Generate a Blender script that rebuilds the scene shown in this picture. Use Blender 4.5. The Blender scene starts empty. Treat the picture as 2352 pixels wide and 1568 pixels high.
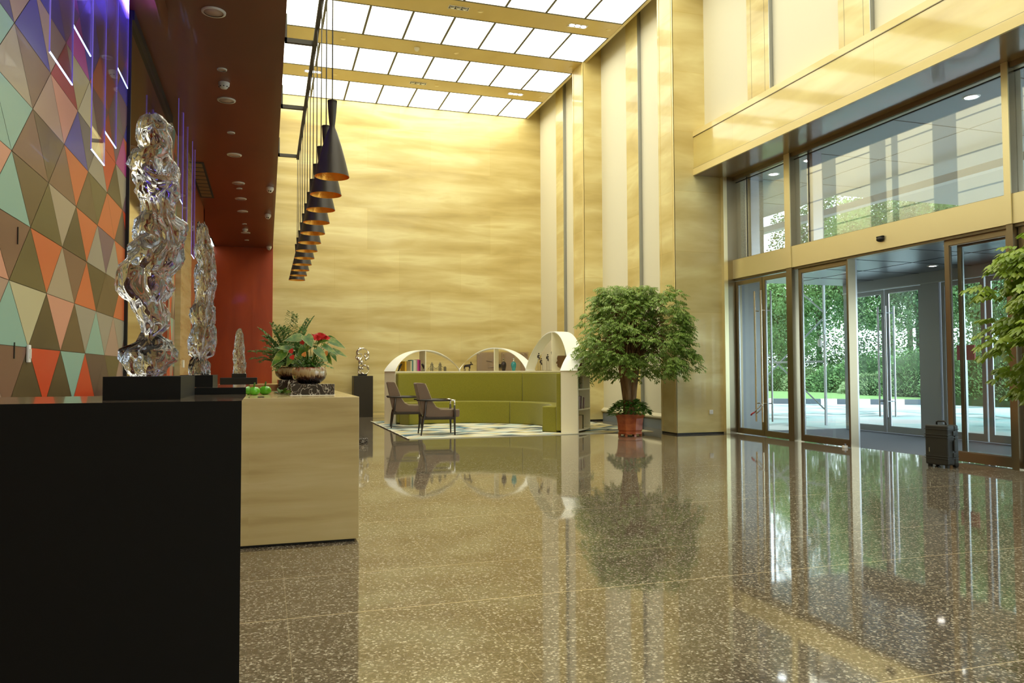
import bpy, math, random
from mathutils import Vector, Matrix, noise
random.seed(7)
PI = math.pi
S = bpy.context.scene
COL = S.collection

# ------------------------------------------------------------------ helpers
class MB:
    def __init__(s): s.v = []; s.f = []; s.m = []
    def add(s, vs, fs, mi=0):
        n = len(s.v); s.v += [tuple(v) for v in vs]
        for f in fs: s.f.append(tuple(i + n for i in f)); s.m.append(mi)
        return s
    def box(s, x0, x1, y0, y1, z0, z1, mi=0, M=None):
        vs = [Vector(p) for p in ((x0,y0,z0),(x1,y0,z0),(x1,y1,z0),(x0,y1,z0),(x0,y0,z1),(x1,y0,z1),(x1,y1,z1),(x0,y1,z1))]
        if M is not None: vs = [M @ v for v in vs]
        return s.add(vs, [(0,3,2,1),(4,5,6,7),(0,1,5,4),(1,2,6,5),(2,3,7,6),(3,0,4,7)], mi)
    def tube(s, pts, rs, n=10, mi=0, cap=True, closed=False):
        pts = [Vector(p) for p in pts]
        if not isinstance(rs, (list, tuple)): rs = [rs] * len(pts)
        base = len(s.v); K = len(pts); prev = None
        for i, p in enumerate(pts):
            if closed: t = pts[(i+1) % K] - pts[i-1]
            else: t = pts[min(i+1, K-1)] - pts[max(i-1, 0)]
            if t.length < 1e-9: t = Vector((0,0,1))
            t.normalize()
            a = prev if prev is not None else (Vector((1,0,0)) if abs(t.x) < .8 else Vector((0,1,0)))
            a = a - t * a.dot(t); a.normalize(); b = t.cross(a); prev = a
            for k in range(n):
                an = 2*PI*k/n
                s.v.append(tuple(p + (a*math.cos(an) + b*math.sin(an)) * rs[i]))
        R = K if closed else K-1
        for i in range(R):
            j = (i+1) % K
            for k in range(n):
                k2 = (k+1) % n
                s.f.append((base+i*n+k, base+i*n+k2, base+j*n+k2, base+j*n+k)); s.m.append(mi)
        if cap and not closed:
            s.f.append(tuple(base+k for k in reversed(range(n)))); s.m.append(mi)
            s.f.append(tuple(base+(K-1)*n+k for k in range(n))); s.m.append(mi)
        return s
    def lathe(s, prof, c=(0,0,0), n=32, mi=0):
        base = len(s.v); K = len(prof)
        for r, z in prof:
            for k in range(n):
                a = 2*PI*k/n
                s.v.append((c[0]+r*math.cos(a), c[1]+r*math.sin(a), c[2]+z))
        for i in range(K-1):
            for k in range(n):
                k2 = (k+1) % n
                s.f.append((base+i*n+k, base+i*n+k2, base+(i+1)*n+k2, base+(i+1)*n+k)); s.m.append(mi)
        return s
    def ball(s, c, rx, ry=None, rz=None, n=14, m=9, mi=0):
        ry = rx if ry is None else ry; rz = rx if rz is None else rz
        prof = [(math.sin(PI*i/m), -math.cos(PI*i/m)) for i in range(m+1)]
        base = len(s.v)
        for r, z in prof:
            for k in range(n):
                a = 2*PI*k/n
                s.v.append((c[0]+rx*max(r,1e-4)*math.cos(a), c[1]+ry*max(r,1e-4)*math.sin(a), c[2]+rz*z))
        for i in range(m):
            for k in range(n):
                k2 = (k+1) % n
                s.f.append((base+i*n+k, base+i*n+k2, base+(i+1)*n+k2, base+(i+1)*n+k)); s.m.append(mi)
        return s
    def prism(s, poly, d0, d1, axis=1, mi=0):
        # poly is a list of 2D points; axis is the extrusion axis
        n = len(poly); vs = []
        for d in (d0, d1):
            for a, b in poly:
                vs.append((d,a,b) if axis == 0 else (a,d,b) if axis == 1 else (a,b,d))
        fs = [tuple(range(n))[::-1], tuple(range(n, 2*n))] + [(i, (i+1) % n, n+(i+1) % n, n+i) for i in range(n)]
        return s.add(vs, fs, mi)
    def leaf(s, p, d, nrm, L, W, droop=.3, mi=0):
        p = Vector(p); d = Vector(d).normalized(); nrm = Vector(nrm)
        side = d.cross(nrm)
        if side.length < 1e-5: side = d.orthogonal()
        side.normalize(); up = side.cross(d).normalized()
        c1 = p + d*L*.45 + up*L*.03; tip = p + d*L*(1-.15*droop) - Vector((0,0,1))*L*droop*.5
        q1 = p + d*L*.33 + side*W*.5 - up*W*.12; q2 = p + d*L*.33 - side*W*.5 - up*W*.12
        q3 = p + d*L*.68 + side*W*.36 - up*W*.1 - Vector((0,0,1))*L*droop*.15
        q4 = p + d*L*.68 - side*W*.36 - up*W*.1 - Vector((0,0,1))*L*droop*.15
        return s.add([p, q1, q3, tip, q4, q2, c1], [(0,1,6),(1,2,3,6),(0,6,5),(6,3,4,5)], mi)

def wloc(o):
    v = Vector((0,0,0))
    while o is not None: v += o.location; o = o.parent
    return v

def build(name, mb, mat, parent=None, smooth=False, bevel=0, world=False, kind=None, seg=2, auto=None):
    me = bpy.data.meshes.new(name)
    vs = mb.v
    if world and parent is not None:
        w = wloc(parent); vs = [(x-w.x, y-w.y, z-w.z) for x, y, z in vs]
    me.from_pydata(vs, [], mb.f); me.update()
    for m in (mat if isinstance(mat, (list, tuple)) else [mat]): me.materials.append(m)
    if any(mb.m): me.polygons.foreach_set('material_index', mb.m)
    if smooth: me.polygons.foreach_set('use_smooth', [True]*len(me.polygons))
    o = bpy.data.objects.new(name, me); COL.objects.link(o)
    if parent is not None: o.parent = parent
    if bevel:
        b = o.modifiers.new('b', 'BEVEL'); b.width = bevel; b.segments = seg; b.limit_method = 'ANGLE'; b.angle_limit = .6
    if auto:
        me.polygons.foreach_set('use_smooth', [True]*len(me.polygons))
        try: me.set_sharp_from_angle(angle=auto)
        except Exception: pass
    if kind: o['kind'] = kind
    return o

def tag(o, label, cat, group=None, kind=None):
    o['label'] = label; o['category'] = cat
    if group: o['group'] = group
    if kind: o['kind'] = kind
    return o

def thing(name, label, cat, loc, rz=0, group=None):
    o = bpy.data.objects.new(name, None); COL.objects.link(o)
    o.location = loc; o.rotation_euler = (0,0,rz); o.empty_display_size = .1
    return tag(o, label, cat, group)

def copy_tree(o, parent=None):
    c = o.copy(); COL.objects.link(c); c.parent = parent
    for ch in list(o.children): copy_tree(ch, c)
    return c

ORD = ['first','second','third','fourth','fifth','sixth','seventh','eighth','ninth','tenth','eleventh','twelfth']

# ------------------------------------------------------------------ materials
def mat(name, col=(.8,.8,.8), rough=.5, metal=0, spec=.5, coat=0, emit=None, es=0, trans=0, ior=1.45, sheen=0, croug=.03):
    m = bpy.data.materials.new(name); m.use_nodes = True
    p = m.node_tree.nodes['Principled BSDF']
    p.inputs['Base Color'].default_value = (*col, 1); p.inputs['Roughness'].default_value = rough
    p.inputs['Metallic'].default_value = metal; p.inputs['Specular IOR Level'].default_value = spec
    p.inputs['Coat Weight'].default_value = coat; p.inputs['Coat Roughness'].default_value = croug
    p.inputs['IOR'].default_value = ior; p.inputs['Transmission Weight'].default_value = trans
    p.inputs['Sheen Weight'].default_value = sheen
    if emit: p.inputs['Emission Color'].default_value = (*emit, 1); p.inputs['Emission Strength'].default_value = es
    return m

def N(m, t, **kw):
    n = m.node_tree.nodes.new(t)
    for k, v in kw.items():
        if k in n.inputs.keys() if hasattr(n.inputs, 'keys') else False: n.inputs[k].default_value = v
        else: setattr(n, k, v)
    return n
def L(m, a, ao, b, bi): m.node_tree.links.new(a.outputs[ao], b.inputs[bi])
def P_(m): return m.node_tree.nodes['Principled BSDF']
def coords(m, scale=(1,1,1), kind='Object'):
    tc = N(m, 'ShaderNodeTexCoord'); mp = N(m, 'ShaderNodeMapping')
    mp.inputs['Scale'].default_value = scale
    L(m, tc, kind, mp, 'Vector'); return mp
def ramp(m, stops, interp='LINEAR'):
    r = N(m, 'ShaderNodeValToRGB'); e = r.color_ramp.elements
    r.color_ramp.interpolation = interp
    while len(e) < len(stops): e.new(.5)
    for i, (p, c) in enumerate(stops): e[i].position = p; e[i].color = (*c, 1)
    return r

def bump(m, src, out, strength=.1, dist=.01):
    b = N(m, 'ShaderNodeBump'); b.inputs['Strength'].default_value = strength; b.inputs['Distance'].default_value = dist
    L(m, src, out, b, 'Height'); L(m, b, 'Normal', P_(m), 'Normal')

def veneer(name, stops, scale=(.42,.42,2.6), rough=.36, coat=.3, panel=None, plane='x', detail=4, tint=.12, line=.004):
    """long horizontal figure with panel joints; plane says which horizontal axis the panels run along"""
    m = mat(name, rough=rough, coat=coat, croug=.06)
    mp = coords(m, scale)
    nz = N(m, 'ShaderNodeTexNoise'); nz.inputs['Scale'].default_value = 1; nz.inputs['Detail'].default_value = detail
    nz.inputs['Distortion'].default_value = .35
    L(m, mp, 'Vector', nz, 'Vector')
    r = ramp(m, stops); L(m, nz, 'Fac', r, 'Fac')
    out = (r, 'Color')
    if panel:
        tc = N(m, 'ShaderNodeTexCoord'); sx = N(m, 'ShaderNodeSeparateXYZ'); cx = N(m, 'ShaderNodeCombineXYZ')
        L(m, tc, 'Object', sx, 'Vector')
        L(m, sx, 'X' if plane == 'x' else 'Y', cx, 'X'); L(m, sx, 'Z', cx, 'Y')
        br = N(m, 'ShaderNodeTexBrick'); br.offset = .5
        br.inputs['Scale'].default_value = 1; br.inputs['Brick Width'].default_value = panel[0]; br.inputs['Row Height'].default_value = panel[1]
        br.inputs['Mortar Size'].default_value = line; br.inputs['Mortar Smooth'].default_value = 0
        t = tint
        br.inputs['Color1'].default_value = (1,1,1,1); br.inputs['Color2'].default_value = (1-t,1-t*1.1,1-t*1.4,1)
        br.inputs['Mortar'].default_value = (.90,.86,.76,1)
        L(m, cx, 'Vector', br, 'Vector')
        mx = N(m, 'ShaderNodeMix', data_type='RGBA', blend_type='MULTIPLY'); mx.inputs[0].default_value = 1
        m.node_tree.links.new(r.outputs['Color'], mx.inputs[6]); m.node_tree.links.new(br.outputs['Color'], mx.inputs[7])
        m.node_tree.links.new(mx.outputs[2], P_(m).inputs['Base Color'])
    else:
        L(m, *out, P_(m), 'Base Color')
    return m

GOLD = [(.28,(.53,.395,.14)),(.42,(.67,.53,.215)),(.53,(.75,.62,.285)),(.63,(.85,.75,.39)),(.73,(.73,.59,.25)),(.86,(.61,.465,.18))]
M_gold = veneer('gold_veneer', GOLD, panel=(1.62,1.05), plane='x', tint=.13)
M_goldY = veneer('gold_veneer_side', GOLD, panel=(30,1.05), plane='y', tint=.05)
M_goldP = veneer('gold_veneer_pillar', GOLD, scale=(.6,.6,2.0), panel=(30,1.05), plane='x', tint=.10, line=.006)
M_beam = veneer('beam_veneer', [(.3,(.62,.46,.16)),(.55,(.70,.545,.21)),(.8,(.78,.63,.27))], scale=(.9,.5,1), rough=.35, coat=.15)
M_lintel = veneer('lintel_veneer', [(.25,(.62,.46,.14)),(.5,(.76,.61,.22)),(.8,(.84,.73,.32))], scale=(.5,.5,2.0), rough=.18, coat=.8, panel=(3.0,30), plane='y', tint=.1)
M_trimgold = mat('pale_gold_trim', (.83,.67,.30), .3, coat=.4)
M_desk = veneer('desk_travertine', [(.3,(.44,.32,.13)),(.48,(.54,.41,.185)),(.62,(.60,.47,.235)),(.8,(.48,.35,.145))], scale=(.8,.8,9), rough=.22, coat=.25, detail=6)
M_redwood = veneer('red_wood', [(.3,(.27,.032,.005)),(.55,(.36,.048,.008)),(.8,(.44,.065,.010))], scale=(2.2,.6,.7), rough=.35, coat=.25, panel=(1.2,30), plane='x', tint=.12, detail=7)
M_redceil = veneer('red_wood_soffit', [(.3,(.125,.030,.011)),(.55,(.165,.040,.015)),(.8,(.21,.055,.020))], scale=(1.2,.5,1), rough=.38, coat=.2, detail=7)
M_cream = mat('cream_wall_covering', (.80,.755,.60), .75)
M_creamglow = mat('cream_fascia_panel', (.87,.82,.66), .6)
M_ledge = mat('cream_ledge', (.80,.74,.55), .5)
M_bluebase = mat('grey_skirting', (.25,.29,.34), .5)
M_dark = mat('dark_void', (.03,.03,.03), .8)
M_frameline = mat('grid_metal', (.12,.11,.09), .5)
M_light = mat('luminous_ceiling_sheet', (.9,.9,.9), .6, emit=(.98,.985,.81), es=3.6)
M_bronze = mat('brushed_bronze', (.34,.285,.19), .34, metal=1)
M_bronzeD = mat('dark_bronze', (.22,.185,.125), .35, metal=1)
M_brass = mat('satin_brass_band', (.95,.85,.52), .34, metal=.75)
M_steel = mat('satin_steel', (.42,.44,.45), .28, metal=1)
M_steelpanel = mat('grey_metal_panel', (.34,.36,.37), .45, metal=.6)
M_chrome = mat('polished_chrome', (.8,.78,.74), .08, metal=1)
M_brasshandle = mat('brass_handle', (.75,.66,.50), .2, metal=1)
M_black = mat('black_metal', (.012,.011,.010), .45)
M_blackgloss = mat('black_counter_front', (.004,.004,.004), .55, spec=.3)
M_countertop = mat('dark_polished_stone_top', (.17,.13,.10), .10, coat=.5)
M_pedestal = mat('dark_pedestal', (.030,.024,.017), .5)
M_white = mat('white_plastic', (.80,.76,.70), .45)
M_pinkish = mat('frosted_lamp_glass', (.62,.47,.42), .5)
M_greylamp = mat('lamp_recess', (.05,.05,.04), .5)
M_lit = mat('lit_lamp', (1,1,1), .4, emit=(1,.95,.85), es=9)
M_litb = mat('lit_outdoor_lamp', (1,1,1), .4, emit=(.92,.96,1), es=22)
M_shelf = mat('cream_lacquer', (.92,.86,.66), .36)
M_shelfw = mat('cream_lacquer_lit', (.96,.96,.93), .35)  # lit copy of the cream lacquer, ceiling brightness put into the colour
M_green = mat('olive_green_fabric', (.285,.275,.022), .85, sheen=.3)
mpg = coords(M_green, (90,90,90)); ng = N(M_green, 'ShaderNodeTexNoise'); ng.inputs['Scale'].default_value = 1.5; ng.inputs['Detail'].default_value = 3
L(M_green, mpg, 'Vector', ng, 'Vector'); rg = ramp(M_green, [(.3,(.20,.18,.008)),(.7,(.29,.265,.02))]); L(M_green, ng, 'Fac', rg, 'Fac'); L(M_green, rg, 'Color', P_(M_green), 'Base Color')
M_taupe = mat('taupe_upholstery', (.165,.105,.07), .6, sheen=.2)
M_piping = mat('pale_piping', (.42,.33,.22), .6)
M_darkwood = mat('very_dark_wood', (.022,.013,.009), .35, coat=.2)
M_terracotta = mat('terracotta_glaze', (.40,.085,.022), .42, coat=.3)
nt = N(M_terracotta, 'ShaderNodeTexNoise'); nt.inputs['Scale'].default_value = 9; rt = ramp(M_terracotta, [(.35,(.33,.062,.018)),(.65,(.47,.115,.03))])
L(M_terracotta, coords(M_terracotta), 'Vector', nt, 'Vector'); L(M_terracotta, nt, 'Fac', rt, 'Fac'); L(M_terracotta, rt, 'Color', P_(M_terracotta), 'Base Color')
M_soil = mat('soil', (.03,.02,.012), .95)
M_crystal = mat('clear_crystal', (.50,.50,.54), .015, trans=1, ior=1.46)
M_acrylic = mat('clear_acrylic', (.93,.93,1), .0, trans=1, ior=1.2)
M_edge = mat('lit_acrylic_edge', (.5,.6,1), .3, emit=(.35,.55,1.0), es=3.2)  # glow put into the edge stands in for light piped through the sheet
M_edgev = mat('violet_edge_glow', (.4,.3,1), .3, emit=(.20,.13,1.0), es=.14)  # weak glow put into the side edges, which are no lamps
M_led = mat('violet_led_strip', (.3,.2,1), .3, emit=(.16,.10,1.0), es=27)
M_mirror = mat('bronze_mirror', (.62,.50,.34), .04, metal=1)
M_bark = mat('brown_bark', (.20,.105,.045), .8)
nb = N(M_bark, 'ShaderNodeTexNoise'); nb.inputs['Scale'].default_value = 3; nb.inputs['Detail'].default_value = 6
L(M_bark, coords(M_bark, (6,6,1.2)), 'Vector', nb, 'Vector'); rb = ramp(M_bark, [(.3,(.13,.065,.025)),(.7,(.29,.17,.075))]); L(M_bark, nb, 'Fac', rb, 'Fac'); L(M_bark, rb, 'Color', P_(M_bark), 'Base Color'); bump(M_bark, nb, 'Fac', .5, .02)
M_outbark = mat('grey_bark', (.07,.055,.04), .9)

def leafmat(name, a, b, c, rough=.38, sc=7, coat=.0, tr=.25):
    m = mat(name, a, rough, coat=coat)
    n = N(m, 'ShaderNodeTexNoise'); n.inputs['Scale'].default_value = sc; n.inputs['Detail'].default_value = 2
    L(m, coords(m), 'Vector', n, 'Vector'); r = ramp(m, [(.32,a),(.5,b),(.68,c)]); L(m, n, 'Fac', r, 'Fac'); L(m, r, 'Color', P_(m), 'Base Color')
    t = N(m, 'ShaderNodeBsdfTranslucent'); L(m, r, 'Color', t, 'Color')
    mx = N(m, 'ShaderNodeMixShader'); mx.inputs[0].default_value = tr
    m.node_tree.links.new(P_(m).outputs[0], mx.inputs[1]); m.node_tree.links.new(t.outputs[0], mx.inputs[2])
    m.node_tree.links.new(mx.outputs[0], m.node_tree.nodes['Material Output'].inputs['Surface'])
    return m
M_leaf = leafmat('glossy_green_leaf', (.13,.22,.035), (.25,.38,.075), (.42,.55,.17), .3, 9, tr=.35)
M_leafN = leafmat('bright_green_leaf', (.16,.26,.02), (.25,.37,.035), (.36,.46,.07), .35, 9)
M_leafD = leafmat('deep_green_leaf', (.04,.13,.012), (.085,.22,.025), (.16,.34,.05), .4)
M_leafF = leafmat('fern_green_leaf', (.09,.20,.06), (.16,.30,.09), (.28,.42,.16), .5, 20, tr=.4)
M_leafO = leafmat('anthurium_leaf', (.045,.13,.015), (.10,.22,.03), (.30,.36,.06), .28, 22)
M_leafEdge = mat('pale_leaf_margin', (.66,.55,.28), .4)
M_red = mat('red_spathe', (.62,.035,.03), .35)
M_orange = mat('orange_spathe', (.75,.30,.07), .4)
M_tree = [leafmat('tree_leaf_a', (.05,.13,.05), (.12,.25,.09), (.24,.40,.15), .55, 1.0, tr=.35),
          leafmat('tree_leaf_b', (.07,.17,.06), (.15,.31,.10), (.28,.46,.18), .55, 1.1, tr=.35),
          leafmat('tree_leaf_c', (.04,.10,.055), (.08,.18,.085), (.16,.28,.13), .55, 1.3, tr=.3)]
M_grass = mat('lawn_green', (.13,.25,.07), .9)
M_red_board = mat('red_board', (.52,.06,.07), .5)

def glassmat(name, tint=(.90,.94,.93), boost=1.0, ior=1.5):
    m = bpy.data.materials.new(name); m.use_nodes = True; nt = m.node_tree; nt.nodes.clear()
    out = nt.nodes.new('ShaderNodeOutputMaterial'); tr = nt.nodes.new('ShaderNodeBsdfTransparent'); gl = nt.nodes.new('ShaderNodeBsdfGlossy')
    tr.inputs['Color'].default_value = (*tint, 1); gl.inputs['Roughness'].default_value = 0; gl.inputs['Color'].default_value = (1,1,1,1)
    fr = nt.nodes.new('ShaderNodeFresnel'); ge = nt.nodes.new('ShaderNodeNewGeometry')
    m1 = nt.nodes.new('ShaderNodeMath'); m1.operation = 'MULTIPLY_ADD'; m1.inputs[1].default_value = -2; m1.inputs[2].default_value = 1
    m2 = nt.nodes.new('ShaderNodeMath'); m2.operation = 'POWER'; m2.inputs[0].default_value = ior
    nt.links.new(ge.outputs['Backfacing'], m1.inputs[0]); nt.links.new(m1.outputs[0], m2.inputs[1]); nt.links.new(m2.outputs[0], fr.inputs['IOR'])
    mu = nt.nodes.new('ShaderNodeMath'); mu.operation = 'MULTIPLY'; mu.inputs[1].default_value = boost; mu.use_clamp = True
    mx = nt.nodes.new('ShaderNodeMixShader')
    nt.links.new(fr.outputs[0], mu.inputs[0]); nt.links.new(mu.outputs[0], mx.inputs[0])
    nt.links.new(tr.outputs[0], mx.inputs[1]); nt.links.new(gl.outputs[0], mx.inputs[2]); nt.links.new(mx.outputs[0], out.inputs[0])
    return m
M_glass = glassmat('clear_door_glass', (.95,.98,.975), 1.0)
M_glassU = glassmat('upper_window_glass', (.94,.965,.97), 5.0, 1.5)
M_acryl = glassmat('clear_acrylic_sheet', (.93,.92,.99), .9, 1.45)

# granite floor
M_floor = mat('brown_granite_floor', (.1,.08,.06), .045, spec=.75, coat=.12, ior=1.5)
mpf = coords(M_floor, (1,1,1))
v1 = N(M_floor, 'ShaderNodeTexVoronoi'); v1.inputs['Scale'].default_value = 115; v1.inputs['Randomness'].default_value = 1
n1 = N(M_floor, 'ShaderNodeTexNoise'); n1.inputs['Scale'].default_value = 34; n1.inputs['Detail'].default_value = 9; n1.inputs['Roughness'].default_value = .75
L(M_floor, mpf, 'Vector', v1, 'Vector'); L(M_floor, mpf, 'Vector', n1, 'Vector')
sepc = N(M_floor, 'ShaderNodeSeparateColor'); L(M_floor, v1, 'Color', sepc, 'Color')
rA = ramp(M_floor, [(.0,(.075,.058,.040)),(.58,(.135,.108,.076)),(.76,(.25,.20,.145)),(.87,(.42,.35,.26)),(.97,(.92,.84,.69))]); L(M_floor, sepc, 'Red', rA, 'Fac')
rB = ramp(M_floor, [(.35,(.055,.042,.028)),(.52,(.135,.108,.075)),(.59,(.26,.21,.15)),(.68,(.70,.62,.48))]); L(M_floor, n1, 'Fac', rB, 'Fac')
mf = N(M_floor, 'ShaderNodeMix', data_type='RGBA'); mf.inputs[0].default_value = .5
M_floor.node_tree.links.new(rA.outputs[0], mf.inputs[6]); M_floor.node_tree.links.new(rB.outputs[0], mf.inputs[7])
tcf = N(M_floor, 'ShaderNodeTexCoord'); sxf = N(M_floor, 'ShaderNodeSeparateXYZ'); L(M_floor, tcf, 'Object', sxf, 'Vector')
lk = M_floor.node_tree.links
def gridline(out, off, per, wid, fac):
    a = N(M_floor, 'ShaderNodeMath', operation='SUBTRACT'); a.inputs[1].default_value = off; lk.new(sxf.outputs[out], a.inputs[0])
    d = N(M_floor, 'ShaderNodeMath', operation='PINGPONG'); d.inputs[1].default_value = per/2; lk.new(a.outputs[0], d.inputs[0])
    l = N(M_floor, 'ShaderNodeMath', operation='LESS_THAN'); l.inputs[1].default_value = wid/2; lk.new(d.outputs[0], l.inputs[0])
    e = N(M_floor, 'ShaderNodeMath', operation='MULTIPLY'); e.inputs[1].default_value = fac; lk.new(l.outputs[0], e.inputs[0]); return e
gy0 = gridline('Y', 3.617-2.09*10, 2.09, .0075, .9); gy1 = gridline('Y', 4.318-2.09*10, 2.09, .0065, .75)
gy = N(M_floor, 'ShaderNodeMath', operation='MAXIMUM'); lk.new(gy0.outputs[0], gy.inputs[0]); lk.new(gy1.outputs[0], gy.inputs[1]); gx = gridline('X', .10-.835*20, .835, .0030, .38)
gm = N(M_floor, 'ShaderNodeMath', operation='MAXIMUM'); lk.new(gy.outputs[0], gm.inputs[0]); lk.new(gx.outputs[0], gm.inputs[1])
mg = N(M_floor, 'ShaderNodeMix', data_type='RGBA'); mg.inputs[7].default_value = (.62,.50,.32,1)
lk.new(gm.outputs[0], mg.inputs[0]); lk.new(mf.outputs[2], mg.inputs[6]); lk.new(mg.outputs[2], P_(M_floor).inputs['Base Color'])
wv = N(M_floor, 'ShaderNodeTexNoise'); wv.inputs['Scale'].default_value = 2.2; wv.inputs['Detail'].default_value = 1
L(M_floor, mpf, 'Vector', wv, 'Vector'); bump(M_floor, wv, 'Fac', .03, .02)

# black marble with pale veins
M_marble = mat('black_veined_marble', (.02,.012,.01), .12, coat=.4)
nm = N(M_marble, 'ShaderNodeTexNoise'); nm.inputs['Scale'].default_value = 9; nm.inputs['Detail'].default_value = 5; nm.inputs['Distortion'].default_value = 2.2
L(M_marble, coords(M_marble), 'Vector', nm, 'Vector')
rm = ramp(M_marble, [(.0,(.018,.010,.008)),(.485,(.022,.012,.009)),(.5,(.75,.70,.62)),(.515,(.03,.016,.011)),(.60,(.02,.012,.009)),(.615,(.35,.28,.22)),(.63,(.02,.012,.009))])
L(M_marble, nm, 'Fac', rm, 'Fac'); L(M_marble, rm, 'Color', P_(M_marble), 'Base Color')
# glazed bowl: cream streaks above, dark brown below
M_bowl = mat('drip_glaze', (.4,.3,.2), .15, coat=.6)
tcb = N(M_bowl, 'ShaderNodeTexCoord'); sxb = N(M_bowl, 'ShaderNodeSeparateXYZ'); L(M_bowl, tcb, 'Object', sxb, 'Vector')
nbw = N(M_bowl, 'ShaderNodeTexNoise'); nbw.inputs['Scale'].default_value = 1; L(M_bowl, coords(M_bowl, (90,90,4)), 'Vector', nbw, 'Vector')
mab = N(M_bowl, 'ShaderNodeMath', operation='MULTIPLY_ADD'); mab.inputs[1].default_value = .09; L(M_bowl, nbw, 'Fac', mab, 0); L(M_bowl, sxb, 'Z', mab, 2)
rbw = ramp(M_bowl, [(.07,(.012,.006,.005)),(.095,(.10,.035,.015)),(.11,(.42,.27,.12)),(.14,(.50,.40,.24)),(.165,(.30,.06,.035))]); L(M_bowl, mab, 0, rbw, 'Fac'); L(M_bowl, rbw, 'Color', P_(M_bowl), 'Base Color')
# carpet of the vestibule, road, granite column
M_mat = mat('grey_entrance_matting', (.11,.125,.15), .9)
M_vceil = mat('vestibule_ceiling_panel', (.16,.18,.21), .3, metal=.5)
M_canopy = mat('canopy_panel', (.30,.32,.34), .45, metal=.2)
M_granite = mat('grey_granite', (.30,.31,.29), .6)
ngr = N(M_granite, 'ShaderNodeTexNoise'); ngr.inputs['Scale'].default_value = 40; L(M_granite, coords(M_granite), 'Vector', ngr, 'Vector')
rgr = ramp(M_granite, [(.35,(.20,.21,.20)),(.65,(.40,.41,.38))]); L(M_granite, ngr, 'Fac', rgr, 'Fac'); L(M_granite, rgr, 'Color', P_(M_granite), 'Base Color')
M_road = mat('wet_reflection_paving', (.3,.4,.4), .3)
nr = N(M_road, 'ShaderNodeTexNoise'); nr.inputs['Scale'].default_value = .35; nr.inputs['Detail'].default_value = 3; L(M_road, coords(M_road), 'Vector', nr, 'Vector')
rr = ramp(M_road, [(.34,(.62,.55,.54)),(.44,(.68,.68,.68)),(.5,(.48,.66,.66)),(.56,(.40,.60,.62)),(.60,(.12,.17,.18)),(.64,(.70,.72,.72))]); L(M_road, nr, 'Fac', rr, 'Fac'); L(M_road, rr, 'Color', P_(M_road), 'Base Color')  # teal tones paint wet puddle reflections into the road colour
M_kerbw = mat('white_kerb_paint', (.85,.86,.86), .7)
M_kerbb = mat('black_kerb_paint', (.10,.12,.14), .7)

# ------------------------------------------------------------------ camera
yaw, pitch, roll = [math.radians(a) for a in (17.736, 2.189, -0.2276)]
HC = 1.1
fwd = Vector((math.sin(yaw)*math.cos(pitch), math.cos(yaw)*math.cos(pitch), math.sin(pitch)))
rt0 = Vector((math.cos(yaw), -math.sin(yaw), 0)); up0 = rt0.cross(fwd)
rt_ = rt0*math.cos(roll) + up0*math.sin(roll); up_ = -rt0*math.sin(roll) + up0*math.cos(roll)
cd = bpy.data.cameras.new('camera'); cam = bpy.data.objects.new('camera', cd); COL.objects.link(cam)
Mx = Matrix((rt_, up_, -fwd)).transposed().to_4x4(); Mx.translation = (0,0,HC); cam.matrix_world = Mx
cd.lens = 1768/2352*36; cd.sensor_width = 36; cd.clip_end = 300; cd.clip_start = .05
S.camera = cam

# ------------------------------------------------------------------ room shell
ZC = 7.96; WY = 19.6; XR = 6.69; XD = 7.8; ZS = 4.1; XF = .14
b = MB().box(-3,8.0,-5,20,-.2,0); build('floor', b, M_floor, kind='structure')
b = MB().box(.145,8.6,WY,WY+.2,0,9.0); build('wall_far', b, M_gold, kind='structure')
b = MB().box(-3.2,.145,19.5,19.7,0,4.3)
b.box(-1.25,-.335,19.493,19.5,0,2.23); b.box(-.33,.13,19.494,19.5,0,4.1)
build('wall_far_red', b, M_redwood, kind='structure')
build('wall_back', MB().box(-3.2,9,-5.2,-5,0,9), M_cream, kind='structure')  # unseen wall, made cream to bounce light forward into the room

# ceiling: dark backing with flush veneered beams, luminous sheets between them
o = build('baseboard_far', MB().box(.145,7.1,WY-.012,WY,0,.07), M_trimgold, kind='structure')
build('shadow_line', MB().box(.145,7.1,WY-.0125,WY,.07,.078), M_bronzeD, o)
c = build('ceiling', MB().box(XF,XR-.0,-5,WY,8.02,8.12), M_frameline, kind='structure')
beams = [17.60+.0 - 1.98*k for k in range(12)]
k = 0
for y0 in beams:
    if y0 < -5: break
    k += 1
    build('trim_%d' % k, MB().box(XF,XR,y0,y0+.64,ZC-.006,8.02), M_beam, kind='structure')
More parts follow.
